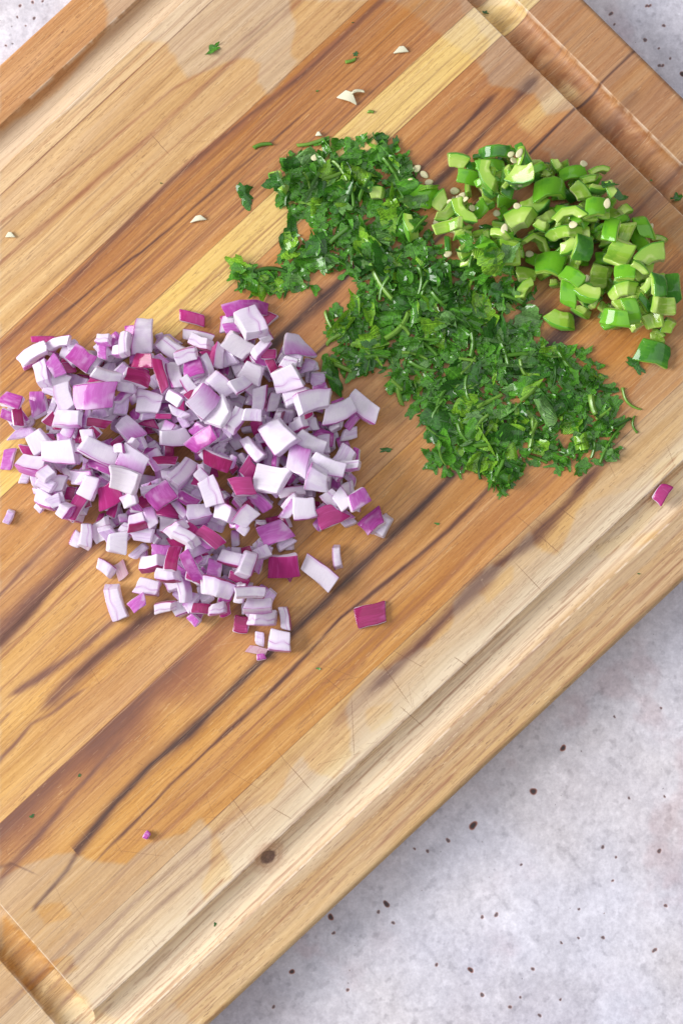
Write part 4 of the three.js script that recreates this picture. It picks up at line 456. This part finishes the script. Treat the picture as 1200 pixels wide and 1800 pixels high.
// A chopped piece of a lobed leaf: toothed where the leaf ended, straight where the knife went, curled and puckered. X along its length
function leafPiece(len, wid, o = {}) {
  const A = o.coarse ? 22 : 34, rings = o.coarse ? 3 : 5, ph = rr(0, 6.3), lobes = R() < 0.5 ? 3 : 5, cuts = [], seed = Math.floor(R() * 1e5), pos = [], uv = [], idx = [];
  const nc = o.cuts ?? Math.floor(rr(1, 3.6)); for (let k = 0; k < nc; k++) cuts.push([R() * 6.283, rr(0.25, 0.75)]);
  const rad = t => { let r = 0.72 + 0.2 * Math.cos(lobes * t + ph) + 0.06 * Math.cos(3 * lobes * t + ph * 2) + (o.coarse ? 0 : 0.035 * Math.cos(13 * t + ph)); for (const [a, d] of cuts) { const c = Math.cos(t - a); if (c > 0.05) r = Math.min(r, d / c); } return Math.max(0.12, r); };
  const curl = o.curl ?? (R() < 0.5 ? -1 : 1) * rr(0.05, 0.34), curlA = rr(0, 3.14), fold = R() < 0.55 ? rr(0.4, 1.7) : 0, foldA = rr(0, 3.14), puck = rr(0.25, 0.8), uo = [rr(-0.3, 0.3), rr(-0.3, 0.3)], us = rr(0.55, 0.9);
  let ex = 0, ez = 0; const R0 = []; for (let k = 0; k < A; k++) { const t = k / A * 6.28319; R0.push(rad(t)); ex = Math.max(ex, Math.abs(R0[k] * Math.cos(t))); ez = Math.max(ez, Math.abs(R0[k] * Math.sin(t))); }
  const add = (x, z) => {
    const X = x / ex * len / 2, Z = z / ez * wid / 2; let s = X * Math.cos(curlA) + Z * Math.sin(curlA), q = -X * Math.sin(curlA) + Z * Math.cos(curlA), y = (1 - Math.cos(s * curl)) / curl; s = Math.sin(s * curl) / curl;
    let px = s * Math.cos(curlA) - q * Math.sin(curlA), pz = s * Math.sin(curlA) + q * Math.cos(curlA);
    const f = px * Math.cos(foldA) + pz * Math.sin(foldA); if (fold && f > 0) { const d = f * (1 - Math.cos(fold)); y += f * Math.sin(fold); px -= d * Math.cos(foldA); pz -= d * Math.sin(foldA); }
    y += (fbm(X / 3.2, Z / 3.2, seed, 2) - 0.5) * puck * 2.4; pos.push(px, y, pz); uv.push(0.5 + 0.5 * clamp(x * us + uo[0], -1, 1), 0.5 + 0.5 * clamp(z * us + uo[1], -1, 1));
  };
  add(0, 0); for (let r = 1; r <= rings; r++) for (let k = 0; k < A; k++) { const t = k / A * 6.28319, q = R0[k] * Math.pow(r / rings, 0.85); add(q * Math.cos(t), q * Math.sin(t)); }
  for (let k = 0; k < A; k++) { const n = (k + 1) % A; idx.push(0, 1 + n, 1 + k); for (let r = 0; r < rings - 1; r++) { const a = 1 + r * A + k, b = 1 + r * A + n; idx.push(a, b, a + A, b, b + A, a + A); } }
  const g = new THREE.BufferGeometry(); g.setAttribute('position', new THREE.Float32BufferAttribute(pos, 3)); g.setAttribute('uv', new THREE.Float32BufferAttribute(uv, 2)); g.setIndex(idx); g.computeVertexNormals(); return g;
}
function stemPiece(len, dia, o = {}) {   // a short bent stalk with slanted cut ends
  const bow = o.bow ?? rr(-0.12, 0.12), N = 9, S = 8, pos = [], uv = [], idx = [], s0 = rr(-0.8, 0.8), s1 = rr(-0.8, 0.8), taper = rr(0.75, 1);
  for (let i = 0; i <= N; i++) for (let k = 0; k <= S; k++) { const t = i / N, a = k / S * 6.28319, r = dia / 2 * lerp(1, taper, t) * (1 + 0.1 * Math.cos(a * 3)), y = Math.cos(a) * r, z = Math.sin(a) * r * 1.1; pos.push((t - 0.5) * len + z * lerp(s0, s1, t) * (i === 0 || i === N ? 1 : 0), y + dia * 0.15 * Math.sin(t * 5), z + bow * len * 4 * (t - 0.5) * (t - 0.5)); uv.push(t * len / 8, k / S); }
  for (let i = 0; i < N; i++) for (let k = 0; k < S; k++) { const a = i * (S + 1) + k; idx.push(a, a + 1, a + S + 1, a + 1, a + S + 2, a + S + 1); }
  for (const e of [0, N]) { const c = pos.length / 3, b = e * (S + 1); let x = 0, y = 0, z = 0; for (let k = 0; k < S; k++) { x += pos[(b + k) * 3] / S; y += pos[(b + k) * 3 + 1] / S; z += pos[(b + k) * 3 + 2] / S; } pos.push(x, y, z); uv.push(0.5, 0.5); for (let k = 0; k < S; k++) e ? idx.push(c, b + k, b + k + 1) : idx.push(c, b + k + 1, b + k); }
  const g = new THREE.BufferGeometry(); g.setAttribute('position', new THREE.Float32BufferAttribute(pos, 3)); g.setAttribute('uv', new THREE.Float32BufferAttribute(uv, 2)); g.setIndex(idx); g.computeVertexNormals(); return g;
}
const inHole = p => HOLES.some(h => Math.hypot(p[0] - h[0], p[1] - h[1]) < h[2] + 1.5);
const heapTints = 'DDDDMMMMMBBBBSS';
{ // the mass of tiny shreds that fills the heap
  const parts = [];
  for (const p of [...scatter(HERB, 1300, 1), ...scatter(HERB, 950, 7)]) {
    if (inHole(p)) continue;
    const l = rr(4.5, 11), g = leafPiece(l, R() < 0.5 ? rr(1.6, 3.2) : l * rr(0.45, 0.85), { coarse: true }), s = settle(g, ...p, turns(rr(0, 360), IDENT, 65, 1), 0.12, 0.55);
    g.applyQuaternion(s.q); g.translate(p[0], s.y + 0.2, p[1]); g.scale(0.001, 0.001, 0.001); g.translate(0, TOP, 0); parts.push(g);
  }
  thing(new THREE.Mesh(mergeGeometries(parts), leafMats.M), 'cilantro_shreds', 'fine green cilantro shreds filling the herb heap', 'cilantro', null, 'stuff');
}
const pepperOrder = PEPPERS.map((o, i) => [o, o[2] * o[3] * (0.7 + 0.6 * hash(i, 11, 3)) * (o[5] === 'k' ? 1.3 : 1)]);
for (const [u, v] of scatter(PEPPER, 80, 2)) { const a = rr(4, 9), b = rr(2.4, 5); pepperOrder.push([[u, v, a, b, rr(0, 360), pick('k', 'k', 'f', 'c', 'i')], a * b * rr(0.8, 2.6)]); }
pepperOrder.sort((a, b) => a[1] - b[1]);
for (const [[u, v, a, b, h, kind]] of pepperOrder) { const [g, base] = pepperPiece(kind, a * 0.9, b * 0.88); pepperThing(g, u, v, settle(g, u, v, turns(h, base, 28, 9), 0.07), kind, a * b); }

const leafSay = { D: ['dark green cilantro leaf', 'dark cilantro leaves'], M: ['mid green cilantro leaf', 'mid green cilantro leaves'], B: ['bright yellow green cilantro leaf', 'bright cilantro leaves'], S: ['pale silvery cilantro leaf', 'silvery cilantro leaves'] };
const herbPlace = place(MARKS.herb, 6);
const leafThing = (g, k, u, v, s, tag, label) => { s.y += 0.15; const m = put(g, leafMats[k], u, v, s); return thing(m, 'cilantro_leaf', label || herbPlace(m, tag, leafSay[k][0]), 'cilantro', label ? undefined : leafSay[k][1]); };
for (const p of scatter(HERB, 275, 1.5)) {
  if (inHole(p)) continue;
  const k = heapTints[Math.floor(R() * heapTints.length)], shred = R() < 0.25, len = shred ? rr(9, 18) : R() < 0.5 ? rr(10, 15) : rr(15, 21), g = leafPiece(len, shred ? rr(1.8, 3.6) : len * rr(0.5, 0.9));
  leafThing(g, k, ...p, settle(g, ...p, turns(rr(0, 360), IDENT, 70, 2), 0.14, 0.6), shred ? 'narrow' : len > 13 ? 'large' : 'small');
}
const strayLeaf = { 0: 'dark curled cilantro leaf lying apart between heap and bare wood', 1: 'hooked green leaf bit on the dry pale wood', 2: 'small dark leaf scrap between onion heap and herb heap', 3: 'dark leaf scrap tucked beside the outermost glossy pepper piece', 4: 'dark leaf lying in the juice groove beside the pepper heap', 15: 'small dark green fleck in the end groove',
  19: 'tiny dark green fleck beside a bright stem bit', 20: 'tiny green fleck below the lone magenta onion square', 21: 'tiny green fleck on the pale border of the board', 22: 'tiny green fleck in the pale groove near the knot', 23: 'tiny green fleck on the groove edge by the peppers', 24: 'tiny fleck on bare wood by the board end', 25: 'tiny dark fleck on golden wood above the onions', 26: 'tiny green fleck on the reddish brown streak', 27: 'tiny dark fleck on the brown stave near the glue line', 28: 'tiny dark fleck lower on the brown stave', 29: 'faint green crumb on the wood between black streak and groove' };
LEAVES.forEach(([u, v, a, b, h, k], i) => {
  const small = a < 5, g = leafPiece(a, b, small ? { curl: 0.1, cuts: 1 } : { cuts: 1 }), s = settle(g, u, v, turns(h, IDENT, strayLeaf[i] ? 8 : 25, 2), 0.15, 0.6);
  leafThing(g, k, u, v, s, 'broad', strayLeaf[i]);
});
const stemSay = { D: ['dark green cilantro stalk', 'dark cilantro stalks'], M: ['green cilantro stalk', 'green cilantro stalks'], B: ['pale bright cilantro stalk', 'bright cilantro stalks'] };
const stemThing = (g, k, u, v, s, len, label) => { const m = put(g, stemMats[k], u, v, s); return thing(m, 'cilantro_stalk', label || herbPlace(m, len > 9 ? 'long' : 'short', stemSay[k][0]), 'cilantro', label ? undefined : stemSay[k][1]); };
const strayStem = { 0: 'short green stem bit lying alone above the herb heap', 1: 'short bright stem bit on the orange brown wood', 2: 'tiny bright stem bit beside the yellow stave', 11: 'long bowed bright stem reaching out of the herb heap', 12: 'short curved stem end beyond the herb heap' };
STEMS.forEach(([u, v, a, b, h, k], i) => { const g = stemPiece(a, b * 0.92, { bow: i === 11 || i === 12 ? -0.2 : i === 0 ? 0.08 : undefined }), s = settle(g, u, v, turns(h, IDENT, 14, 4), 0.25, 0.5); stemThing(g, k, u, v, s, a, strayStem[i]); });
for (const p of scatter(HERB, 46, 3)) { if (inHole(p)) continue; const k = 'DMMB'[Math.floor(R() * 4)], l = rr(5, 12), g = stemPiece(l, rr(1.1, 2)), s = settle(g, ...p, turns(rr(0, 360), IDENT, 25, 4), 0.25, 0.5); stemThing(g, k, ...p, s, l); }

// ---------------------------------------------------------------- seeds and crumbs
const seedMat = new THREE.MeshPhysicalMaterial({ color: new THREE.Color().setRGB(0.74, 0.68, 0.42), roughness: 0.5, clearcoat: 0.3, clearcoatRoughness: 0.3 });
const whiteMat = new THREE.MeshPhysicalMaterial({ color: new THREE.Color().setRGB(0.78, 0.74, 0.55), roughness: 0.6, clearcoat: 0.2 });
function seed(a, b, c) { const g = new THREE.SphereGeometry(0.5, 14, 10), p = g.attributes.position; for (let i = 0; i < p.count; i++) { const x = p.getX(i), y = p.getY(i), z = p.getZ(i), rim = Math.hypot(x, z) * 2; p.setXYZ(i, x * a * (1 + 0.12 * x), y * c * (0.75 + 0.35 * rim), z * b * (1 - 0.3 * Math.max(0, x) * 1.4)); } g.computeVertexNormals(); return g; }
for (const [u, v, h] of SEEDS) { const g = seed(rr(3.3, 4.6), rr(2.6, 3.5), rr(0.9, 1.3)), s = settle(g, u, v, turns(h, IDENT, 50, 2), 0.25); const m = put(g, seedMat, u, v, s); thing(m, 'jalapeno_seed', pepperPlace(m, 'flat', 'cream jalapeno seed'), 'seed', 'jalapeno seeds'); }
const crumbSay = ['small white pepper crumb on the orange brown wood', 'tiny pale seed crumb on the light tan wood', 'white pepper pith scrap above the herb heap', 'thin pale thread beside the white pith scrap', 'small cream seed crumb near the board end', 'tiny white crumb at the tip of the herb heap'];
CRUMBS.forEach(([u, v, a, b, h], i) => { const g = i === 3 ? stemPiece(a, b, { bow: 0.1 }) : chunk(a, 1.4, b, 9, [6, 6, 6], 4, 2, { taper: 0.6 }), s = settle(g, u, v, turns(h, IDENT, 2, 1), 0.05); thing(put(g, whiteMat, u, v, s), 'pepper_crumb', crumbSay[i], 'crumb'); });

renderer.render(scene, camera);
